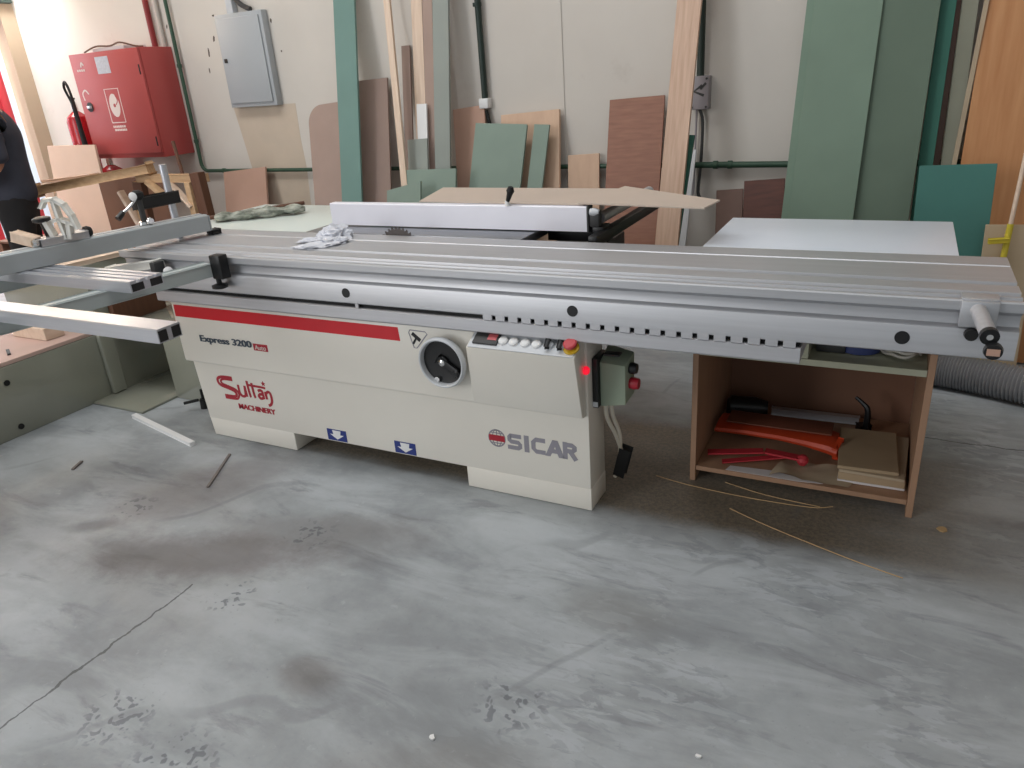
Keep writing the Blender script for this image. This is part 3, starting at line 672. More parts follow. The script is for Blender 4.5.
# ------------------------------------------------------------------ panel saw body
CF = 2.09     # lower front plane
t = saw = thing('panel_saw', 'large cream sliding table panel saw with red stripe', 'panel saw', (-1.8, 2.3, 0))
body = MB()
body.prism([(-2.711, CF, .086), (-.843, CF, .086), (-.843, CF, .655), (-2.728, CF, .655), (-2.730, CF, .36)], (0, .145, 0), .003)
body.build('lower_body', M['cream'], saw)
body = saw.children[0]
MB().prism([(-2.700, CF, .002), (-2.205, CF, .002), (-2.205, CF, .088), (-2.7105, CF, .088)], (0, .21, 0), .003).build('foot', M['cream'], saw)
MB().box(-1.345, -.8415, CF - .001, 2.236, .002, .088, .003).build('foot', M['cream'], saw)
MB().box(-2.6, -1.4, 2.24, 2.92, .30, .84, .004).build('motor_housing', M['darkgrey'], saw)
MB().box(-2.45, -1.75, 2.5, 2.9, .002, .30, .004).build('rear_plinth', M['darkgrey'], saw)
# upper front panel with soft lower lip
UP = 2.052
up = MB(); up.prism([(-2.727, CF - .001, .372), (-2.727, UP + .004, .378), (-2.727, UP, .386), (-2.727, UP, .648), (-2.727, CF - .001, .652)], (1.877, 0, 0), .0015)
upper = up.build('upper_panel', M['cream'], saw)
# control wedge
wg = MB(); wg.hexa([(-1.262, UP - .001, .383), (-.850, UP - .001, .383), (-.850, 2.070, .383), (-1.262, 2.070, .383),
                    (-1.225, 1.972, .622), (-.838, 1.972, .622), (-.842, 2.041, .659), (-1.225, 2.041, .659)], .003)
wedge = wg.build('control_box', M['cream'], saw)
def onstrip(x, s): return Vector((x, 1.972 + .068 * s, .6235 + .0365 * s))
nst = Vector((0, -.0365, .068)).normalized()
st = MB(); st.hexa([onstrip(-1.219, .02), onstrip(-.843, .02), onstrip(-.845, .98), onstrip(-1.219, .98)] + [q + nst * .003 for q in (onstrip(-1.219, .02), onstrip(-.843, .02), onstrip(-.845, .98), onstrip(-1.219, .98))])
strip = st.build('control_strip', M['lightgrey'], wedge, False)
def up_(x, s, h): return onstrip(x, s) + nst * h
dp = MB(); dp.hexa([up_(-1.205, .2, .003), up_(-1.115, .2, .003), up_(-1.115, .95, .003), up_(-1.205, .95, .003), up_(-1.205, .2, .010), up_(-1.115, .2, .010), up_(-1.115, .95, .010), up_(-1.205, .95, .010)], .001)
dsp = dp.build('display', M['darkgrey'], wedge)
dp = MB(); dp.hexa([up_(-1.155, .42, .0095), up_(-1.122, .42, .0095), up_(-1.122, .75, .0095), up_(-1.155, .75, .0095), up_(-1.155, .42, .011), up_(-1.122, .42, .011), up_(-1.122, .75, .011), up_(-1.155, .75, .011)])
dp.build('digits_window', M['displayred'], wedge, False)
for x in (-1.098, -1.060, -1.018, -.978):
    MB().rev(up_(x, .5, .003), up_(x, .5, .013), [(.0165, 0), (.0165, .6), (.014, .9), (.012, 1)], 20).build('push_button', M['white'], wedge)
for x in (-.936, -.893):
    MB().rev(up_(x, .5, .003), up_(x, .5, .014), [(.016, 0), (.016, .8), (.013, 1)], 20).build('switch_collar', M['lightgrey'], wedge)
    MB().beam(up_(x + .002, .25, .019), up_(x - .004, .80, .019), .010, .012, up=nst, bev=.003).build('selector_switch', M['black'], wedge)
MB().rev(up_(-.858, .48, .003), up_(-.858, .48, .010), [(.026, 0), (.026, .8), (.022, 1)], 24).build('emergency_stop_collar', M['yellow'], wedge)
MB().rev(up_(-.858, .48, .010), up_(-.858, .48, .032), [(.012, 0), (.012, .4), (.021, .45), (.022, .85), (.018, 1)], 24).build('emergency_stop', M['red_btn'], wedge)
# pilot lamp on chamfered corner
MB().rev((-.842, 2.066, .548), (-.826, 2.066, .548), [(.014, 0), (.014, .5), (.010, .9), (.004, 1)], 18).build('pilot_lamp', M['lamp_red'], saw)
# red stripe
MB().prism([(-2.715, UP - .001, .637), (-1.552, UP - .001, .637), (-1.548, UP - .001, .585), (-2.718, UP - .001, .585)], (0, .0015, 0)).build('red_stripe', M['red_stripe'], upper, False)
# lettering
yt = UP - .0012
_t = MB()
for q_ in (-.0022, -.0011, 0, .0011, .0022): put_text('Express 3200', -2.598 + q_, -2.302 + q_, .473, .511, yt - (q_ + .0025) * .12, .012, mb=_t)
_t.build('model_lettering', M['dark_text'], upper, False)
b = MB(); b.prism([(-2.293, yt + .0002, .502), (-2.215, yt + .0002, .502), (-2.215, yt + .0002, .472), (-2.293, yt + .0002, .472)], (0, .001, 0), .0); b.build('red_badge', M['red_text'], upper, False)
put_text('Auto', -2.284, -2.224, .477, .497, yt - .0006, .01).build('badge_lettering', M['decal'], upper, False)
yb = CF - .0006
# stylised "Sultan" drawn as strokes
import itertools
L0 = MB(); w = .011; LK = itertools.count()
def S(pts, ww=w, sub=6): L0.ribbon([(-2.600 + (a_ + 2.604) * .88, .306 + (b_ - .303) * .80) for a_, b_ in pts], ww * 1.12, yb - .0004 - .00004 * LK.__next__(), .001, sub)
S([(-2.500, .303), (-2.565, .302), (-2.598, .290), (-2.604, .268), (-2.588, .250), (-2.540, .238), (-2.503, .226), (-2.492, .207), (-2.508, .192), (-2.575, .190)], .012)
S([(-2.500, .291), (-2.555, .290), (-2.578, .282), (-2.582, .268), (-2.570, .258), (-2.530, .248), (-2.490, .235), (-2.474, .210), (-2.486, .185), (-2.508, .178), (-2.575, .177)], .009)
S([(-2.468, .268), (-2.466, .222), (-2.455, .205), (-2.438, .204), (-2.428, .216), (-2.424, .268)]); S([(-2.424, .268), (-2.420, .204)], w, 1)
S([(-2.402, .300), (-2.398, .222), (-2.392, .206)], w, 3)
S([(-2.372, .292), (-2.368, .222), (-2.362, .206)], w, 3)
S([(-2.400, .277), (-2.345, .276), (-2.300, .275), (-2.285, .272)], .009, 3)
S([(-2.338, .250), (-2.322, .256), (-2.310, .248), (-2.307, .207)]); S([(-2.308, .232), (-2.328, .232), (-2.338, .219), (-2.328, .207), (-2.309, .212)])
S([(-2.290, .252), (-2.287, .208)], w, 1); S([(-2.288, .240), (-2.272, .254), (-2.258, .244), (-2.256, .205), (-2.268, .180), (-2.284, .172)])
n = 10; L0.prism([(-2.326 + (.013 if i % 2 == 0 else .006) * math.sin(2 * PI * i / n), yb - .0004, .302 + (.013 if i % 2 == 0 else .006) * math.cos(2 * PI * i / n)) for i in range(n)], (0, .001, 0))
L0.build('logo_lettering', M['red_text'], body, False)
_t = MB()
for q_ in (-.0022, -.0011, 0, .0011, .0022): put_text('MACHINERY', -2.502 + q_, -2.289 + q_, .161, .186, yb - (q_ + .0025) * .12, .006, mb=_t)
_t.build('maker_lettering', M['red_text'], body, False)
# globe and big lettering drawn with heavy strokes
def stroke_text(mb, s, ww, y):
    for q_, (pts, cl) in enumerate(s): mb.ribbon(pts, ww, y - .0003 * q_, .001, 1, cl)
G0 = MB(); H0, H1 = .194, .260; W = .019; ys = yb - .0004; hm = (H0 + H1) / 2; a = W / 2
def bl(x, wd): return x, x + wd
x0 = -1.160
stroke_text(G0, [([(x0 + .056, H1 - a), (x0 + .012, H1 - a), (x0 + a - .001, H1 - .014), (x0 + a - .001, hm + .005), (x0 + .014, hm), (x0 + .044, hm - .001), (x0 + .050, hm - .008), (x0 + .050, H0 + .014), (x0 + .044, H0 + a), (x0, H0 + a)], False)], W * .86, ys)
x0 = -1.093; stroke_text(G0, [([(x0 + a, H0), (x0 + a, H1)], False)], W, ys)
x0 = -1.066; stroke_text(G0, [([(x0 + .056, H1 - a), (x0 + .020, H1 - a), (x0 + a, H1 - .020), (x0 + a, H0 + .020), (x0 + .020, H0 + a), (x0 + .056, H0 + a)], False)], W * .9, ys)
x0 = -1.012; G0.prism([(x0, ys, H0), (x0 + .030, ys, H1), (x0 + .050, ys, H1), (x0 + .074, ys, H0), (x0 + .053, ys, H0), (x0 + .047, ys, H0 + .014), (x0 + .027, ys, H0 + .014), (x0 + .033, ys, H0 + .030), (x0 + .042, ys, H0 + .030), (x0 + .040, ys, H0 + .042), (x0 + .020, ys, H0)], (0, .001, 0))
x0 = -.944; stroke_text(G0, [([(x0 + a, H0), (x0 + a, H1)], False), ([(x0 + .012, H1 - a), (x0 + .036, H1 - a), (x0 + .046, H1 - .017), (x0 + .046, hm + .009), (x0 + .036, hm), (x0 + .012, hm)], False), ([(x0 + .028, hm), (x0 + .050, H0)], False)], W * .9, ys)
G0.build('brand_lettering', M['grey_text'], body, False)
gx, gz, gr = -1.203, .231, .033
g = MB()
for q in (-.55, 0, .55): g.ribbon([(gx + q * gr * math.cos(u), gz + gr * math.sin(u)) for u in [(-PI / 2) + PI * i / 12 for i in range(13)]], .003, ys, .001, 1)
g.ribbon([(gx + gr * math.cos(2 * PI * i / 28), gz + gr * math.sin(2 * PI * i / 28)) for i in range(28)], .005, ys, .001, 1, True)
for q in (-.62, .62): g.ribbon([(gx - gr * .78, gz + q * gr), (gx + gr * .78, gz + q * gr)], .003, ys, .001, 1)
g.build('globe_emblem', M['grey_text'], body, False)
MB().box(gx - gr * .98, gx + gr * .98, ys - .0008, ys, gz - .012, gz + .012).build('globe_band', M['red_text'], body, False)
# blue arrow stickers
for x in (-2.013, -1.672):
    s_ = MB().box(x, x + .100, yb - .0006, yb + .0006, .091, .142).build('forklift_sticker', M['blue'], body, False)
    ar = MB(); cx = x + .050
    ar.prism([(cx, yb - .0012, .097), (cx + .036, yb - .0012, .119), (cx + .018, yb - .0012, .119), (cx + .022, yb - .0012, .138), (cx - .022, yb - .0012, .138), (cx - .018, yb - .0012, .119), (cx - .036, yb - .0012, .119)], (0, .0009, 0))
    ar.cyl((cx, yb - .0016, .127), (cx, yb - .0011, .127), .006, seg=12)
    ar.build('arrow_mark', M['white'], body, False)
# triangular warning sticker
tr = MB(); tri = [(-1.500, .632), (-1.436, .630), (-1.428, .622), (-1.478, .565), (-1.490, .565), (-1.506, .622)]
tr.ribbon(tri + [tri[0]], .0035, yt, .001, 1); tr.build('triangle_border', M['grey_text'], upper, False)
tr = MB(); tr.ribbon([(-1.492, .620), (-1.460, .595)], .014, yt - .0003, .001, 1); tr.ribbon([(-1.474, .606), (-1.492, .580)], .008, yt - .0005, .001, 1); tr.build('hammer_mark', M['black'], upper, False)
# hand wheel
hw = Vector((-1.350, UP, .539)); ay = Vector((0, -1, 0))
MB().rev(hw + ay * .001, hw + ay * .03, [(.03, 0), (.03, 1)], 24).build('wheel_shaft', M['darkgrey'], saw)
wheel = MB().rev(hw + ay * .022, hw + ay * .056, [(.070, 0), (.088, .1), (.094, .5), (.092, .85), (.0875, 1), (.083, .95), (.081, .7), (.080, .35)], 48, False).build('handwheel', M['lightgrey'], saw)
MB().rev(hw + ay * .024, hw + ay * .042, [(.081, 0), (.081, .6), (.060, .4), (.022, .4), (.022, 1), (.018, 1)], 40).build('wheel_disc', M['black'], wheel)
MB().rev(hw + ay * .040, hw + ay * .050, [(.012, 0), (.012, .7), (.007, 1)], 18).build('hub_nut', M['chrome'], wheel)
MB().beam(hw + Vector((-.018, -.040, .012)), hw + Vector((.056, -.040, -.034)), .028, .012, (0, -1, 0), .004).build('wheel_spoke', M['black'], wheel)
MB().rev(hw + Vector((.056, -.038, -.034)), hw + Vector((.056, -.056, -.034)), [(.011, 0), (.012, .6), (.008, 1)], 14).build('index_knob', M['black'], wheel)
MB().rev(hw + Vector((-.028, -.034, -.066)), hw + Vector((-.028, -.045, -.066)), [(.011, 0), (.010, 1)], 14).build('lock_screw', M['chrome'], wheel)
# switch box on the right cheek
MB().box(-.842, -.822, 2.128, 2.222, .388, .566, .002).build('switch_backplate', M['black'], saw)
sb = MB(); sb.hexa([(-.822, 2.148, .386), (-.734, 2.150, .402), (-.726, 2.225, .420), (-.822, 2.235, .400), (-.822, 2.148, .548), (-.734, 2.150, .542), (-.726, 2.225, .568), (-.822, 2.235, .585)], .004)
sbx = sb.build('switch_box', M['boxgreen'], saw)
MB().rev((-.731, 2.19, .522), (-.706, 2.19, .522), [(.019, 0), (.020, .5), (.016, 1)], 18).build('start_button', M['black'], sbx)
MB().rev((-.731, 2.19, .468), (-.700, 2.19, .468), [(.019, 0), (.021, .5), (.018, 1)], 18).build('stop_button', M['red_text'], sbx)
MB().box(-.8415, -.8235, 2.1272, 2.1282, .392, .41).build('rating_plate', M['lightgrey'], sbx, False)
MB().box(-.815, -.76, 2.165, 2.20, .565, .572, .002).build('top_recess', M['darkgrey'], sbx)
# cables below the switch box
MB().tube([(-.812, 2.17, .39), (-.810, 2.18, .33), (-.795, 2.22, .25), (-.785, 2.245, .18)], .0075, 10, 5).build('cable', M['cream2'], saw)
MB().tube([(-.800, 2.19, .39), (-.796, 2.20, .33), (-.785, 2.235, .24), (-.795, 2.25, .12), (-.812, 2.25, .06)], .0075, 10, 5).build('cable', M['cream2'], saw)
MB().beam((-.768, 2.25, .18), (-.795, 2.26, .075), .026, .035, (0, 1, 0), .008).build('plug', M['rubber'], saw)
# saddle under the sliding table, right
MB().box(-.83, -.21, 2.12, 2.38, .625, .664, .003).build('saddle', M['darkgrey'], saw)
# levelling screw left
lv = MB(); lv.cyl((-3.00, 2.30, .0), (-3.00, 2.30, .05), .022, .018, 14); lv.cyl((-3.00, 2.30, .05), (-3.00, 2.30, .10), .008, seg=10); lv.beam((-3.0, 2.27, .055), (-3.07, 2.24, .04), .012, .012)
lv.build('levelling_foot', M['rubber'], saw)
# fixed tables
MB().box(-2.285, -1.245, 2.466, 3.07, .842, .874, .002).build('fixed_table', M['cast'], saw)
MB().box(-3.12, -2.290, 2.466, 3.085, .845, .8735, .002).build('side_table', M['whitetable'], saw)
MB().box(-1.243, -1.02, 2.47, 3.0, .70, .80, .004).build('dark_gap_box', M['black'], saw)  # black box that paints the dark gap right of the fixed table
rl = MB(); rl.tube([(-1.005, 2.665, .918), (-1.005, 3.30, .918)], .021, 18, 1); rl.build('fence_rail', M['alu_dull'], saw)
MB().box(-.990, -.955, 2.50, 3.32, .845, .885, .003).build('rail_support', M['black'], saw)
MB().box(-1.24, -.985, 2.70, 2.76, .82, .87, .002).build('rail_bracket', M['black'], saw)
# saw blade: tip of a toothed disc through the table slot
bl_ = MB(); bm = bl_.bm; cx, cz, R = -1.797, .806, .103; T = 34; f = []; bk = []
for i in range(T * 4):
    a = 2 * PI * i / (T * 4); ph = i % 4; r = R - (.000, .011, .011, .003)[ph]
    f.append(bm.verts.new((cx + r * math.cos(a), 2.4585, cz + r * math.sin(a)))); bk.append(bm.verts.new((cx + r * math.cos(a), 2.4622, cz + r * math.sin(a))))
bm.faces.new(f); bm.faces.new(bk[::-1])
for i in range(len(f)): bm.faces.new((f[i], bk[i], bk[(i + 1) % len(f)], f[(i + 1) % len(f)]))
bmesh.ops.recalc_face_normals(bm, faces=bm.faces[:]); bl_.build('saw_blade', M['blade'], saw, False)

# ------------------------------------------------------------------ sliding table (beam)
TX0, TX1 = -2.905, .290
t = slide = thing('sliding_table', 'long aluminium sliding table with grooved top along the saw front', 'sliding table', (-1.3, 2.2, .71))
prof = [(2.000, .871), (2.003, .875), (2.014, .875), (2.016, .868), (2.046, .868), (2.048, .874), (2.056, .874), (2.058, .866), (2.082, .866), (2.085, .875), (2.150, .875), (2.152, .864), (2.178, .864), (2.181, .875), (2.342, .875), (2.345, .872), (2.353, .872), (2.356, .875),
        (2.452, .875), (2.455, .872), (2.455, .856), (2.405, .854), (2.395, .728), (2.006, .728), (2.000, .732), (2.000, .795), (2.003, .802), (2.020, .809), (2.024, .822), (2.022, .836), (2.006, .846), (2.000, .850)]
MB().prism([(TX0, y, z) for y, z in prof], (TX1 - TX0, 0, 0)).build('beam', M['alu'], slide)
for x in (-1.719, -.849, .047):
    MB().cyl((x, 1.9985, .768), (x, 2.004, .768), .0175, seg=24).build('cap_plug', M['black'], slide)
# T-slot end handle
hd = MB().box(.162, .240, 1.984, 2.008, .812, .876, .002).box(.162, .240, 1.996, 2.05, .8755, .880, .001).build('handle_block', M['alu'], slide)
MB().tube([(.197, 1.996, .856), (.214, 1.858, .838)], .0175, 20, 1).build('handle_bar', M['alu_dull'], slide)
MB().cyl((.2135, 1.862, .8385), (.2152, 1.848, .8367), .0195, seg=20).build('handle_end', M['black'], slide)
MB().cyl((.2151, 1.849, .8368), (.2154, 1.8465, .8365), .007, seg=12).build('handle_screw', M['chrome'], slide)
MB().rev((.226, 1.858, .807), (.226, 1.838, .805), [(.018, 0), (.020, .5), (.018, 1)], 20).build('latch_knob', M['black'], slide)
MB().box(.213, .239, 1.8365, 1.8382, .797, .813, .0005).build('latch_label', M['tanmdf'], slide, False)
MB().rev((.192, 1.999, .795), (.192, 1.975, .795), [(.012, 0), (.016, .4), (.014, 1)], 14).build('clamp_knob', M['rubber'], slide)
MB().beam((-2.93, 1.965, .800), (-2.65, 1.985, .836), .05, .030, bev=.004).build('stop_arm', M['white_cast'], slide)
MB().box(-2.665, -2.635, 1.95, 1.998, .795, .845, .004).build('stop_bracket', M['darkgrey'], slide)
MB().rev((-2.60, 1.975, .80), (-2.58, 1.972, .815), [(.008, 0), (.020, .4), (.018, .8), (.008, 1)], 16).build('stop_ball', M['white'], slide)
# lower rail with ball cage
low = thing('guide_rail', 'lower aluminium guide rail under the sliding table', 'guide rail', (-1.5, 2.1, .667))
MB().prism([(-2.74, 2.003, .671), (-2.74, 2.006, .667), (-2.74, 2.36, .667), (-2.74, 2.36, .714), (-2.74, 2.007, .714), (-2.74, 2.003, .710)], (2.550, 0, 0)).build('rail', M['alu_dull'], low)
MB().box(-2.735, -.195, 2.016, 2.33, .7142, .7276).build('ball_cage', M['rubber'], low, False)
b = MB(); x = -1.165
while x < -.21:
    b.box(x, x + .0325, 1.9995, 2.0055, .7145, .7325); x += .0465
b.build('cage_teeth', M['alu_dull'], low, False)
MB().box(-1.685, -1.672, 1.9995, 2.0055, .7145, .730).build('cage_stop', M['alu_dull'], low, False)

# ------------------------------------------------------------------ crosscut outrigger
dr_ = Vector((.165, .986, 0)).normalized()
t = cf = thing('crosscut_outrigger', 'grey steel crosscut frame with aluminium cross bars at the left of the saw', 'crosscut frame', (-2.6, 1.6, .75))
def fr(x, y): return Vector((x, y, .832))
pR = Vector((-2.345, 1.965, .832)); qR = pR - dr_ * 1.05
MB().beam(pR, qR, .05, .046, bev=.004).build('frame_bar', M['framegrey'], cf)
pL = Vector((-3.02, 1.75, .832)); qL = pL - dr_ * .95
MB().beam(pL, qL, .05, .046, bev=.004).build('frame_bar', M['framegrey'], cf)
def profile_bar(x0, x1, y0, y1, z0, z1, grooves, name='cross_bar'):
    pf = [(y0, z0), (y0, z1 - .003), (y0 + .003, z1)]
    for (a, b_) in grooves: pf += [(a, z1), (a + .001, z1 - .008), (b_ - .001, z1 - .008), (b_, z1)]
    pf += [(y1 - .003, z1), (y1, z1 - .003), (y1, z0)]
    o = MB().prism([(x0, y, z) for y, z in pf], (x1 - x0, 0, 0)).build(name, M['alu_bright'], cf)
    w = (y1 - y0)
    for a, b_ in ((.035, .40), (.60, .965)):
        MB().box(x1 - .004, x1 + .0015, y0 + w * a, y0 + w * b_, z0 + .003, z1 - .0055 if not grooves else z1 - .010, .001, 1).build('end_cap', M['black'], o)
    return o
profile_bar(-3.35, -1.690, 1.208, 1.282, .856, .895, [])
profile_bar(-3.30, -2.255, 1.560, 1.69, .856, .895, [(1.585, 1.600), (1.622, 1.634), (1.655, 1.668)])
MB().box(-2.322, -2.268, 1.955, 1.998, .796, .888, .004).build('clamp_block', M['black'], cf)
kn = MB(); kn.cyl((-2.305, 1.965, .80), (-2.305, 1.965, .775), .010, seg=12); kn.rev((-2.305, 1.965, .778), (-2.305, 1.965, .758), [(.014, 0), (.030, .3), (.030, .8), (.02, 1)], 20); kn.build('clamp_knob', M['black'], cf)
# crosscut fence
A = Vector((-2.878, 1.505, 0)); Bp = Vector((-2.702, 2.322, 0)); dv = (Bp - A).normalized(); nv = Vector((-dv.y, dv.x, 0))
A2 = A - dv * .95
t = fen = thing('crosscut_fence', 'long grey crosscut fence lying across the left end of the sliding table', 'fence', A2 + Vector((0, 0, .897)))
def fpt(base, off, z): return base + nv * off + Vector((0, 0, z))
pf = [(0, .897), (0, .962), (.006, .968), (.03, .968), (.032, .962), (.046, .962), (.048, .968), (.080, .968), (.084, .964), (.084, .897)]
MB().prism([fpt(A2, o_, z) for o_, z in pf], Bp - A2).build('fence_profile', M['fencegrey'], fen)
MB().beam(Bp + nv * .04 + dv * .002 + Vector((0, 0, .93)), Bp + nv * .04 + dv * .008 + Vector((0, 0, .93)), .082, .064).build('end_cover', M['fencegrey'], fen)
MB().beam(Bp + nv * .03 + dv * .01 + Vector((0, 0, .886)), Bp + nv * .03 + dv * .05 + Vector((0, 0, .886)), .05, .02, bev=.003).build('pivot_foot', M['rubber'], fen)
MB().beam(fpt(A2 + dv * .4, .044, .8955), fpt(Bp - dv * .5, .044, .8955), .06, .003).build('fence_gasket', M['black'], fen)
# flip stop with white quadrant
fs = MB()
C0 = A + dv * .26 + nv * .04 + Vector((0, 0, .969))
base = MB().beam(C0 - dv * .10 + Vector((0, 0, .012)), C0 + dv * .075 + Vector((0, 0, .012)), .07, .026, bev=.004).build('stop_block', M['alu_dull'], fen)
fs.beam(C0 - dv * .10 + nv * .00 + Vector((0, 0, .016)), C0 - dv * .14 + nv * .085 + Vector((0, 0, .04)), .035, .035, bev=.003)
fs.build('measuring_block', M['pine'], fen)
def qp(u, v): return C0 + dv * (u * .46 - .022) + Vector((0, 0, v * 1.12)) + nv * (-u * .35)
arcp = [(-.018, .012), (-.045, .07), (-.045, .12), (-.015, .142), (.04, .142), (.085, .122), (.115, .085), (.132, .04)]
q = MB()
def bar2(P, wd=.011, dep=.05):
    for a_, b_ in zip(P[:-1], P[1:]): q.beam(qp(*a_), qp(*b_), dep, wd, bev=.002, e0=.003, e1=.003)
bar2(arcp); bar2([(.035, .142), (.04, .072), (.05, .012)]); bar2([(.005, .072), (.04, .076), (.12, .055)]); bar2([(.09, .065), (.075, .012)])
q.build('flip_stop', M['white_cast'], fen)
kb = MB(); kb.cyl(C0 - dv * .045 + Vector((0, 0, .02)) + nv * .02, C0 - dv * .055 + nv * .02 + Vector((0, 0, .085)), .012, seg=14); kb.rev(C0 - dv * .055 + nv * .02 + Vector((0, 0, .078)), C0 - dv * .056 + nv * .02 + Vector((0, 0, .10)), [(.016, 0), (.032, .3), (.032, .8), (.02, 1)], 18)
kb.build('stop_knob', M['black'], fen)
MB().rev(C0 + dv * .075 + Vector((0, 0, .018)), C0 + dv * .100 + Vector((0, 0, .018)), [(.020, 0), (.022, .5), (.016, 1)], 18).build('stop_roller', M['rubber'], fen)
MB().rev(C0 - dv * .105 - nv * .02 + Vector((0, 0, .014)), C0 - dv * .125 - nv * .02 + Vector((0, 0, .014)), [(.016, 0), (.018, .5), (.012, 1)], 18).build('magnifier', M['chrome'], fen)
# hold-down clamp behind the fence
def fp(u, off, z): return A + dv * u + nv * off + Vector((0, 0, z))
t = hc = thing('hold_down_clamp', 'black hold-down clamp on a silver post behind the crosscut fence', 'clamp', fp(.745, .112, .876))
MB().tube([fp(.745, .112, .876), fp(.745, .112, 1.19)], .0155, 18, 1).build('post', M['alu_bright'], hc)
MB().beam(fp(.775, .112, 1.052), fp(.575, .085, 1.052), .034, .044, bev=.004).build('arm', M['black'], hc)
MB().cyl(fp(.585, .06, 1.085), fp(.585, .06, .985), .012, seg=14).build('spindle', M['darkgrey'], hc)
MB().rev(fp(.585, .065, 1.07), fp(.585, .065, 1.108), [(.018, 0), (.027, .4), (.025, .75), (.012, 1)], 18).build('spindle_cap', M['rubber'], hc)
MB().rev(fp(.562, .05, 1.088), fp(.555, .045, 1.088), [(.014, 0), (.018, .5), (.010, 1)], 14).build('cap_ring', M['white'], hc)
MB().tube([fp(.57, .06, 1.072), fp(.53, .05, 1.045), fp(.50, .05, 1.03)], .006, 10, 3).build('lever', M['chrome'], hc)
MB().cyl(fp(.505, .05, 1.033), fp(.475, .045, 1.012), .011, .013, 14).build('lever_grip', M['black'], hc)
MB().rev(fp(.585, .06, .985), fp(.585, .06, .9695), [(.012, 0), (.024, .3), (.026, 1)], 18).build('pressure_pad', M['chrome'], hc)
MB().rev(fp(.59, .022, .984), fp(.59, .008, .984), [(.012, 0), (.016, .4), (.012, 1)], 16).build('pad_screw', M['chrome'], hc)

# ------------------------------------------------------------------ rip fence and thin sheets on it
t = rf = thing('rip_fence', 'long pale aluminium rip fence behind the saw blade', 'fence', (-1.63, 2.62, .876))
MB().prism([(-2.246, 2.600, .8795), (-2.246, 2.600, .970), (-2.246, 2.603, .973), (-2.246, 2.640, .973), (-2.246, 2.643, .970), (-2.246, 2.643, .885), (-2.246, 2.620, .8795)], (1.214, 0, 0)).build('fence_profile', M['anod'], rf)
MB().box(-1.031, -1.024, 2.598, 2.645, .876, .976, .001, 1).build('end_plate', M['darkgrey'], rf)
MB().box(-1.023, -.975, 2.615, 2.70, .862, .896, .004).build('carriage', M['black'], rf)
MB().box(-1.022, -.984, 2.60, 2.635, .897, .958, .005).build('carriage_arm', M['darkgrey'], rf)
MB().rev((-1.02, 2.61, .952), (-.985, 2.61, .952), [(.014, 0), (.016, .5), (.010, 1)], 16).build('lock_knob', M['lightgrey'], rf)
MB().rev((-1.362, 2.606, .973), (-1.362, 2.604, .992), [(.012, 0), (.009, 1)], 14).build('lever_base', M['white'], rf)
MB().cyl((-1.362, 2.604, .985), (-1.345, 2.598, 1.022), .007, .012, 14).rev((-1.345, 2.598, 1.02), (-1.338, 2.596, 1.045), [(.012, 0), (.016, .4), (.010, 1)], 14).build('lock_lever', M['rubber'], rf)
zs = .9745
def sheet(name, pts, z, label):
    b = MB().prism([(x, y, z) for x, y in pts], (0, 0, .005)); return tag(b.build(name, M['sheet'], smooth=False), label, 'sheet')
sheet('beige_sheet', [(-1.80, 2.645), (-1.05, 2.618), (-.93, 2.98), (-1.90, 3.0)], zs, 'thin beige sheet lying on the rip fence, the left and lower one')
sheet('beige_sheet', [(-1.07, 2.612), (-.585, 2.545), (-.565, 2.70), (-1.02, 3.01)], zs + .0055, 'thin beige sheet overhanging the right end of the rip fence')

# ------------------------------------------------------------------ rags on the tables
from mathutils import noise as mnoise
def rag_lump(b, c, rx, ry, h, seed, amp, sub=5, rot=0.0):
    t_ = bmesh.new(); bmesh.ops.create_icosphere(t_, subdivisions=sub, radius=1); ca, sa = math.cos(rot), math.sin(rot)
    for v in t_.verts:
        p_ = v.co.copy(); q_ = p_ * 1.7 + Vector((seed, seed * 2, 0))
        r_ = 1 + amp * .45 * mnoise.fractal(q_, 1.2, 2.0, 3) - amp * .5 * abs(mnoise.noise(p_ * 2.6 + Vector((0, seed, 0))))
        x_, y_ = p_.x * rx * r_, p_.y * ry * r_
        v.co = Vector((c[0] + x_ * ca - y_ * sa, c[1] + x_ * sa + y_ * ca, max(c[2] + .0008, c[2] + max(0, p_.z + .15) * h * r_)))
    b._merge(t_)
b = MB(); rag_lump(b, (-2.045, 2.375, .875), .075, .060, .046, 1.3, .8)
rag_lump(b, (-2.015, 2.22, .875), .090, .055, .013, 4.1, .6, rot=.5); rag_lump(b, (-1.985, 2.285, .875), .060, .060, .020, 7.7, .9, rot=-.4); rag_lump(b, (-2.07, 2.285, .8805), .08, .030, .014, 2.2, .5, rot=.5)
tag(b.build('white_rag', M['cloth_white']), 'crumpled white rag lying on the sliding table beside the saw blade', 'rag')
t = thing('rag_bundle', 'grey rag bundle wrapped round a brown stick on the pale side table', 'rag', (-2.83, 2.73, .875))
pA, pB = Vector((-2.975, 2.60, .893)), Vector((-2.645, 2.875, .897))
b = MB(); bm = b.bm; rings = []; NN = 26; d_ = (pB - pA); dn = d_.normalized(); sd = dn.cross(Vector((0, 0, 1))).normalized()
rr = random.Random(5)
for i in range(NN + 1):
    q_ = i / NN; c_ = pA + d_ * q_; ring = []
    R_ = .020 + .012 * math.sin(q_ * PI) + .006 * math.sin(q_ * 23)
    for k_ in range(16):
        a = 2 * PI * k_ / 16; rr_ = R_ * (1 + .22 * math.sin(3 * a + q_ * 17) + .12 * rr.uniform(-1, 1))
        z_ = max(.876, c_.z + math.sin(a) * rr_ * .75)
        ring.append(bm.verts.new(Vector((c_.x, c_.y, z_)) + sd * (math.cos(a) * rr_ * 1.5)))
    rings.append(ring)
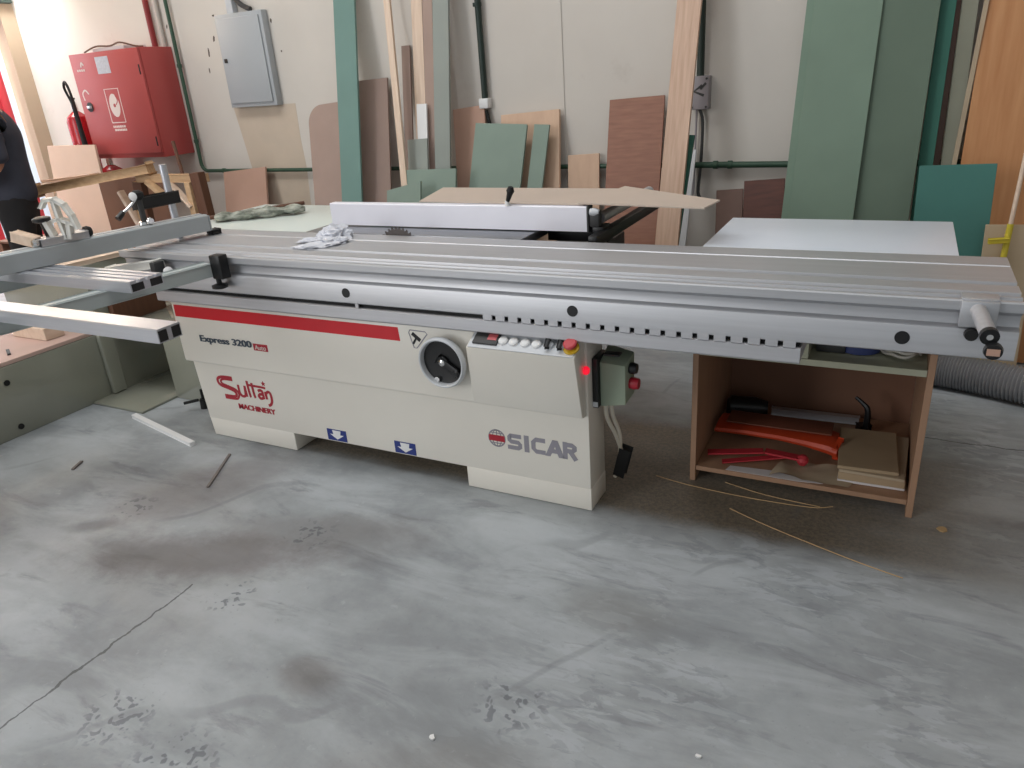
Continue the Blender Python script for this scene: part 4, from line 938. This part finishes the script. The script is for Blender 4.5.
for i in range(NN):
    for k_ in range(16): bm.faces.new((rings[i][k_], rings[i][(k_ + 1) % 16], rings[i + 1][(k_ + 1) % 16], rings[i + 1][k_]))
bm.faces.new(rings[0][::-1]); bm.faces.new(rings[-1]); bmesh.ops.recalc_face_normals(bm, faces=bm.faces[:]); b.build('rag', M['cloth_grey'], t)
MB().tube([pA + Vector((-.07, -.02, -.006)) - sd * .03, pB - sd * .03 + Vector((0, 0, .022))], .010, 10, 1).build('stick', M['brownwood'], t)

# ------------------------------------------------------------------ low grey-green machine at the left
t = gm = thing('grey_green_cabinet', 'low glossy grey-green machine cabinet at the left end of the saw', 'machine cabinet', (-3.8, 1.8, 0))
MB().box(-4.45, -3.642, .4, 2.95, .0, .345, .005).build('low_housing', M['greygreen'], gm)
MB().box(-3.641, -3.258, 2.133, 2.92, .0, .012, .002).build('floor_plate', M['greygreen'], gm)
MB().box(-3.641, -3.612, 2.245, 2.33, .012, .345, .012, 4).build('corner_post', M['greygreen'], gm)
MB().box(-3.255, -2.765, 2.342, 2.9, .0, .353, .006).build('side_housing', M['greygreen'], gm)
MB().box(-3.62, -2.775, 2.345, 2.92, .3535, .372, .003).build('cover_plate', M['greygreen'], gm)
MB().box(-4.40, -3.635, 2.28, 2.54, .346, .70, .004).build('upper_housing', M['greygreen'], gm)
for y, z in ((1.768, .27), (1.763, .045)):
    MB().cyl((-3.641, y, z), (-3.638, y, z), .014, seg=18).build('bolt_hole', M['rubber'], gm)
t = pb = tag(MB().box(-4.44, -3.646, .5, 2.27, .3465, .366, .002).build('pink_board', M['pink']), 'pinkish board lying on the low grey-green machine cabinet', 'board')
tag(MB().box(-4.02, -3.74, 2.06, 2.16, .3675, .43, .003).build('tan_block', M['pine'], smooth=False), 'pale wooden block standing on the pinkish board', 'wood block')
tag(MB().beam((-3.80, 1.90, .3715), (-3.72, 1.86, .3715), .015, .008).build('dark_chisel', M['darkgrey']), 'small dark chisel lying on the pinkish board', 'tool')
tag(MB().beam((-3.70, 2.22, .712), (-3.66, 2.56, .712), .09, .022, bev=.002).build('pale_plank', M['pine'], smooth=False), 'pale plank lying on the grey-green machine under the crosscut fence', 'plank')
# dark crates and bench seen below the crosscut frame
t = thing('dark_wood_rack', 'dark brown wooden rack seen under the crosscut frame', 'rack', (-5.6, 3.55, 0))
MB().box(-6.6, -4.9, 3.80, 3.82, .02, .44).build('back_panel', M['brownwood'], t, False)
for x in (-6.6, -6.2, -5.75, -5.35, -4.93): MB().box(x, x + .06, 3.5, 3.79, 0, .44, .002).build('upright', M['cabdark'], t, False)
MB().box(-6.6, -4.87, 3.5, 3.79, .445, .462, .002).build('shelf', M['cabdark'], t, False)
MB().box(-6.6, -4.87, 3.5, 3.79, .12, .14, .002).build('shelf', M['brownwood'], t, False)
tag(MB().box(-3.625, -3.585, 2.35, 2.665, .373, .58, .002).build('brown_side_board', M['brownwood']), 'brown wooden panel standing on the cover plate of the grey-green machine', 'board')

# ------------------------------------------------------------------ timber trestle bench behind the crosscut fence
t = tb = thing('timber_trestle', 'rough timber trestle with dark brown legs behind the crosscut fence', 'trestle', (-4.5, 3.6, 0))
MB().beam((-4.78, 3.60, .945), (-4.13, 3.60, .945), .06, .05, bev=.003).build('top_rail', M['pine_dull'], tb)
MB().beam((-4.125, 3.57, 0.0), (-4.165, 3.57, .985), .085, .06, (0, 1, 0), .003).build('leg', M['brownwood'], tb)
MB().beam((-4.275, 3.585, 0.0), (-4.275, 3.585, .92), .05, .05, (0, 1, 0), .003).build('leg', M['pine_dull'], tb)
MB().beam((-4.27, 3.56, .76), (-4.43, 3.565, .915), .02, .035, (0, 1, 0), .002).build('brace', M['pine'], tb)
MB().beam((-4.80, 3.58, 0.0), (-4.77, 3.58, .92), .09, .05, (0, 1, 0), .003).build('leg', M['brownwood'], tb)
MB().beam((-4.98, 3.62, .0), (-4.80, 3.60, .92), .05, .05, (0, 1, 0), .003).build('leg', M['pine_dull'], tb)
MB().beam((-4.86, 3.57, .62), (-4.98, 3.57, .86), .03, .045, (0, 1, 0), .002).build('brace', M['pine'], tb)
MB().beam((-4.64, 3.55, .93), (-4.50, 3.55, .83), .03, .05, (0, 1, 0), .002).build('brace', M['pine_dull'], tb)
MB().beam((-4.98, 3.61, .24), (-4.2, 3.60, .24), .04, .06, bev=.003).build('stretcher', M['pine_dull'], tb)
tag(MB().beam((-5.42, 3.26, .915), (-4.64, 3.60, 1.012), .070, .060, bev=.018).build('timber_beam', M['pine_dull']), 'long pale timber resting on the trestle, one end rounded', 'timber')
tag(MB().beam((-5.46, 3.36, .962), (-5.05, 3.46, .990), .09, .018, bev=.002).build('thin_plank', M['ply_light']), 'thin pale plank beside the long timber on the trestle', 'plank')
tag(MB().box(-5.62, -4.86, 3.86, 3.88, .001, .915, .002, 1).build('brown_panel_board', M['cabdark'], smooth=False), 'brown board standing behind the trestle below the second red fire extinguisher', 'board')
# plywood sheet leaning
b = MB(); pls = [(-6.42, 3.93, .001), (-5.72, 3.93, .001), (-5.745, 4.0, 1.148), (-6.35, 4.0, 1.153)]
b.prism(pls, (0, .018, 0)); tag(b.build('plywood_sheet', M['ply_light'], smooth=False), 'light plywood sheet leaning before the fire extinguishers', 'board')
tag(MB().tube([(-4.13, 3.51, .0), (-4.545, 3.755, 1.17)], .012, 10, 1).build('brown_dowel', M['brownwood']), 'thin brown dowel leaning by the right side of the fire cabinet', 'stick')

# ------------------------------------------------------------------ things on the floor
t = thing('corrugated_hose', 'grey corrugated dust hose lying on the floor right of the shelf cabinet', 'hose', (.5, 3.55, 0))
hp = smooth_path([Vector(p_) for p_ in [(.19, 3.63, .082), (.4, 3.575, .082), (.7, 3.46, .082), (1.1, 3.30, .082), (1.5, 3.2, .082)]], 40)
MB().tube(hp, lambda q_: .072 + .007 * math.cos(2 * PI * q_ * 80), 20, 1).build('hose_wall', M['hose'], t)
tag(MB().beam((.2, 3.80, .03), (1.4, 3.72, .03), .05, .06, bev=.003).build('floor_batten', M['pine_dull']), 'pale batten lying on the floor behind the corrugated hose', 'batten')
tag(MB().beam((-3.262, 2.09, .010), (-2.708, 1.964, .010), .022, .018, bev=.002).build('white_lath', M['white']), 'white lath lying on the floor at the left end of the saw', 'lath')
tag(MB().beam((-2.472, 1.957, .004), (-2.338, 1.712, .004), .010, .007).build('thin_stick', M['stick']), 'thin grey stick on the floor before the left foot of the saw', 'stick')
tag(MB().beam((-3.078, 1.676, .004), (-3.045, 1.61, .004), .012, .007).build('thin_stick', M['stick']), 'short grey stick on the floor by the low grey-green cabinet', 'stick')
for pts, lab in (([(-.70, 2.40, .004), (-.56, 2.375, .003), (-.35, 2.36, .004), (-.15, 2.371, .003), (-.08, 2.40, .004)], 'thin wood strip lying on the sawdust before the shelf cabinet'),
                 ([(-.40, 2.27, .003), (-.25, 2.20, .004), (-.005, 2.112, .003), (.14, 2.07, .003)], 'curved thin wood strip at the front edge of the sawdust'),
                 ([(-.45, 2.44, .003), (-.3, 2.40, .003), (-.12, 2.385, .003)], 'short wood strip right under the front edge of the shelf cabinet')):
    tag(MB().tube(pts, .0016, 6, 5).build('wood_strip', M['shaving']), lab, 'wood strip')
def scrap(x, y, s, label, m='white'):
    b = MB(); n = 8; b.prism([(x + s * math.cos(2 * PI * i / n) * random.uniform(.6, 1.1), y + s * math.sin(2 * PI * i / n) * random.uniform(.5, 1), .0008) for i in range(n)], (0, 0, .004))
    tag(b.build('paper_scrap', M[m], smooth=False), label, 'scrap')
scrap(-0.845, 1.035, .009, 'small white scrap on the open floor, left of the two near the bottom edge')
scrap(-0.257, 1.230, .008, 'small white scrap on the open floor, right of the two near the bottom edge')
scrap(.25, 2.38, .018, 'small pale wood scrap on the floor right of the shelf cabinet', 'shaving')

# ------------------------------------------------------------------ person at the left edge, back turned
def skin_mesh(name, nodes, edges, root, m, parent, sub=2):
    me = bpy.data.meshes.new(name); me.from_pydata([Vector(n_[:3]) for n_ in nodes], edges, [])
    o = bpy.data.objects.new(name, me); COL.objects.link(o)
    sk = o.modifiers.new('skin', 'SKIN'); sk.use_smooth_shade = True
    for i, n_ in enumerate(nodes):
        v = me.skin_vertices[0].data[i]; v.radius = (n_[3], n_[4] if len(n_) > 4 else n_[3]); v.use_root = (i == root)
    ss = o.modifiers.new('sub', 'SUBSURF'); ss.levels = sub; ss.render_levels = sub
    dg = bpy.context.evaluated_depsgraph_get(); dg.update(); m2 = bpy.data.meshes.new_from_object(o.evaluated_get(dg))
    bpy.data.objects.remove(o)
    m2.materials.clear(); m2.materials.append(m); m2.shade_smooth(); m2.name = name
    o2 = bpy.data.objects.new(name, m2); COL.objects.link(o2); o2.parent = parent; ORG[o2.name] = ORG[parent.name]
    return o2
person = thing('person', 'person in dark navy shirt and black trousers standing at the left edge', 'person', (-5.275, 3.0, 0))
# local frame: faces -x; y across
nd = [(0, 0, .93, .14, .11), (0, 0, 1.10, .135, .10), (.0, 0, 1.28, .16, .11), (-.01, 0, 1.42, .12, .08), (-.02, 0, 1.50, .055, .055), (-.035, 0, 1.58, .075, .065), (-.04, 0, 1.68, .092, .078), (-.03, 0, 1.755, .06, .055)]
ed = [(0, 1), (1, 2), (2, 3), (3, 4), (4, 5), (5, 6), (6, 7)]
def add(par, *ns):
    for n_ in ns:
        nd.append(n_); ed.append((par, len(nd) - 1)); par = len(nd) - 1
    return par
for s_ in (1, -1):
    add(0, (0, .095 * s_, .85, .085), (-.02, .10 * s_, .50, .055), (.02, .105 * s_, .30, .052), (.03, .105 * s_, .09, .036), (-.05, .11 * s_, .045, .036), (-.14, .115 * s_, .03, .028))
    e_ = add(3, (.0, .19 * s_, 1.40, .06), (.03, .245 * s_, 1.14, .043), (-.13, .22 * s_, 1.03, .035), (-.24, .185 * s_, 1.045, .026))
    h_ = add(e_, (-.29, .175 * s_, 1.045, .034, .018))
    for i, (dy, ln, zz_) in enumerate(((.027, .055, .004), (.010, .066, .006), (-.008, .062, .004), (-.024, .048, 0))):
        add(h_, (-.325, .175 * s_ + dy * 1.1, 1.045 + zz_, .010), (-.325 - ln * .5, .175 * s_ + dy * 1.2, 1.035 + zz_, .0088), (-.325 - ln * .85, .175 * s_ + dy * 1.2, 1.015, .0078))
    add(h_, (-.285, .175 * s_ - .035 * s_, 1.04, .012), (-.315, .175 * s_ - .052 * s_, 1.03, .0095), (-.34, .175 * s_ - .056 * s_, 1.02, .0085))
bodym = skin_mesh('body', nd, ed, 0, M['skin'], person)
def kid(mb, name, m):
    mb.xform(Matrix.Translation(ORG[person.name])); return mb.build(name, m, person)
fc = MB()
fc.rev((-.118, 0, 1.66), (-.145, 0, 1.632), [(.008, 0), (.015, .5), (.012, 1)], 10); kid(fc, 'nose', M['skin'])
for s_ in (1, -1):
    kid(MB().rev((-.108, .033 * s_, 1.672), (-.122, .034 * s_, 1.672), [(.008, 0), (.012, .5), (.006, 1)], 12), 'eye', M['white'])
    kid(MB().rev((-.03, .075 * s_, 1.655), (-.028, .098 * s_, 1.66), [(.012, 0), (.028, .6), (.022, 1)], 12), 'ear', M['skin'])
kid(MB().beam((-.125, -.02, 1.605), (-.125, .02, 1.605), .008, .007), 'mouth', M['red_text'])
ha = MB(); bmh = bmesh.new(); bmesh.ops.create_uvsphere(bmh, u_segments=24, v_segments=14, radius=1)
for v in list(bmh.verts):
    if v.co.z < -.35 and v.co.x < .2: bmh.verts.remove(v)
    elif v.co.x < -.45 and v.co.z < .35: bmh.verts.remove(v)
for v in bmh.verts: v.co = Vector((-.012 + v.co.x * .108, v.co.y * .092, 1.69 + v.co.z * .105))
ha._merge(bmh); h = kid(ha, 'hair', M['hair'])
sn = [(0, 0, .835, .168, .190), (0, 0, .98, .155, .17), (0, 0, 1.15, .155, .165), (.0, 0, 1.30, .175, .165), (-.01, 0, 1.41, .135, .11), (-.015, 0, 1.475, .075, .07)]
se = [(0, 1), (1, 2), (2, 3), (3, 4), (4, 5)]
for s_ in (1, -1):
    k0 = len(sn); sn += [(0, .19 * s_, 1.385, .085), (.025, .245 * s_, 1.20, .075), (.03, .252 * s_, 1.13, .07)]; se += [(4, k0), (k0, k0 + 1), (k0 + 1, k0 + 2)]
skin_mesh('shirt', sn, se, 0, M['navy'], person)
tn = [(0, 0, 1.0, .142, .15), (0, 0, .86, .15, .155)]; te = [(0, 1)]
for s_ in (1, -1):
    k0 = len(tn); tn += [(0, .095 * s_, .76, .105), (-.02, .10 * s_, .50, .078), (.02, .105 * s_, .28, .072), (.025, .105 * s_, .07, .066)]; te += [(1, k0), (k0, k0 + 1), (k0 + 1, k0 + 2), (k0 + 2, k0 + 3)]
skin_mesh('trousers', tn, te, 0, M['trouser'], person)
for s_ in (1, -1):
    kid(MB().hexa([(.075, .065 * s_ - .0, .002), (-.20, .07 * s_, .002), (-.20, .155 * s_, .002), (.075, .15 * s_, .002), (.07, .07 * s_, .10), (-.17, .08 * s_, .055), (-.17, .15 * s_, .055), (.07, .145 * s_, .10)], .016), 'shoe', M['shoe'])

person.rotation_euler = (0, 0, math.radians(48))

# ------------------------------------------------------------------ light: open front of the hall, added front-left and yard lamps, ceiling fittings
w = bpy.data.worlds.new('daylight'); SC.world = w; w.use_nodes = True
bg = w.node_tree.nodes['Background']; bg.inputs['Color'].default_value = (.90, .96, 1.0, 1); bg.inputs['Strength'].default_value = .42
def area(name, loc, target, sx, sy, power, col):
    l = bpy.data.lights.new(name, 'AREA'); l.shape = 'RECTANGLE'; l.size = sx; l.size_y = sy; l.energy = power; l.color = col
    o = bpy.data.objects.new(name, l); COL.objects.link(o); o.location = loc
    o.rotation_euler = (Vector(target) - Vector(loc)).to_track_quat('-Z', 'Y').to_euler(); return o
area('skylight', (-2.0, 1.5, 5.5), (-2.0, 1.5, 0), 5.0, 1.6, 105, (.94, .975, 1.0))
area('skylight_left', (-5.2, 1.6, 5.5), (-5.2, 2.6, 0), 1.6, 1.6, 60, (1.0, .97, .92))

area('front_left_light', (-6.6, -5.0, 2.6), (-3.2, 2.6, .8), 4.0, 4.0, 345, (.97, .985, 1.0))  # added key light from front left, its source unseen
area('yard_screen_lamp', (-7.4, 3.6, 3.4), (-9.6, 4.2, 1.2), 2.0, 2.0, 420, (1, 1, 1))  # added lamp on the white screen, stands in for daylight outside
# ------------------------------------------------------------------ camera
cam = bpy.data.cameras.new('camera'); co = bpy.data.objects.new('camera', cam); COL.objects.link(co)
R0 = (0.8918, 0.4472, -0.0685); R1 = (0.1174, -0.3749, -0.9196); R2 = (-0.437, 0.8121, -0.3868)
co.matrix_world = Matrix(((R0[0], -R1[0], -R2[0], 0), (R0[1], -R1[1], -R2[1], 0), (R0[2], -R1[2], -R2[2], 1.45), (0, 0, 0, 1)))
cam.sensor_width = 36.0; cam.sensor_fit = 'HORIZONTAL'; cam.lens = 740.84 / 1024 * 36; cam.clip_start = .05; cam.clip_end = 100
SC.camera = co
vs = SC.view_settings; vs.view_transform = 'Standard'; vs.look = 'None'; vs.gamma = 1.0; vs.use_curve_mapping = False; vs.exposure = 0.08
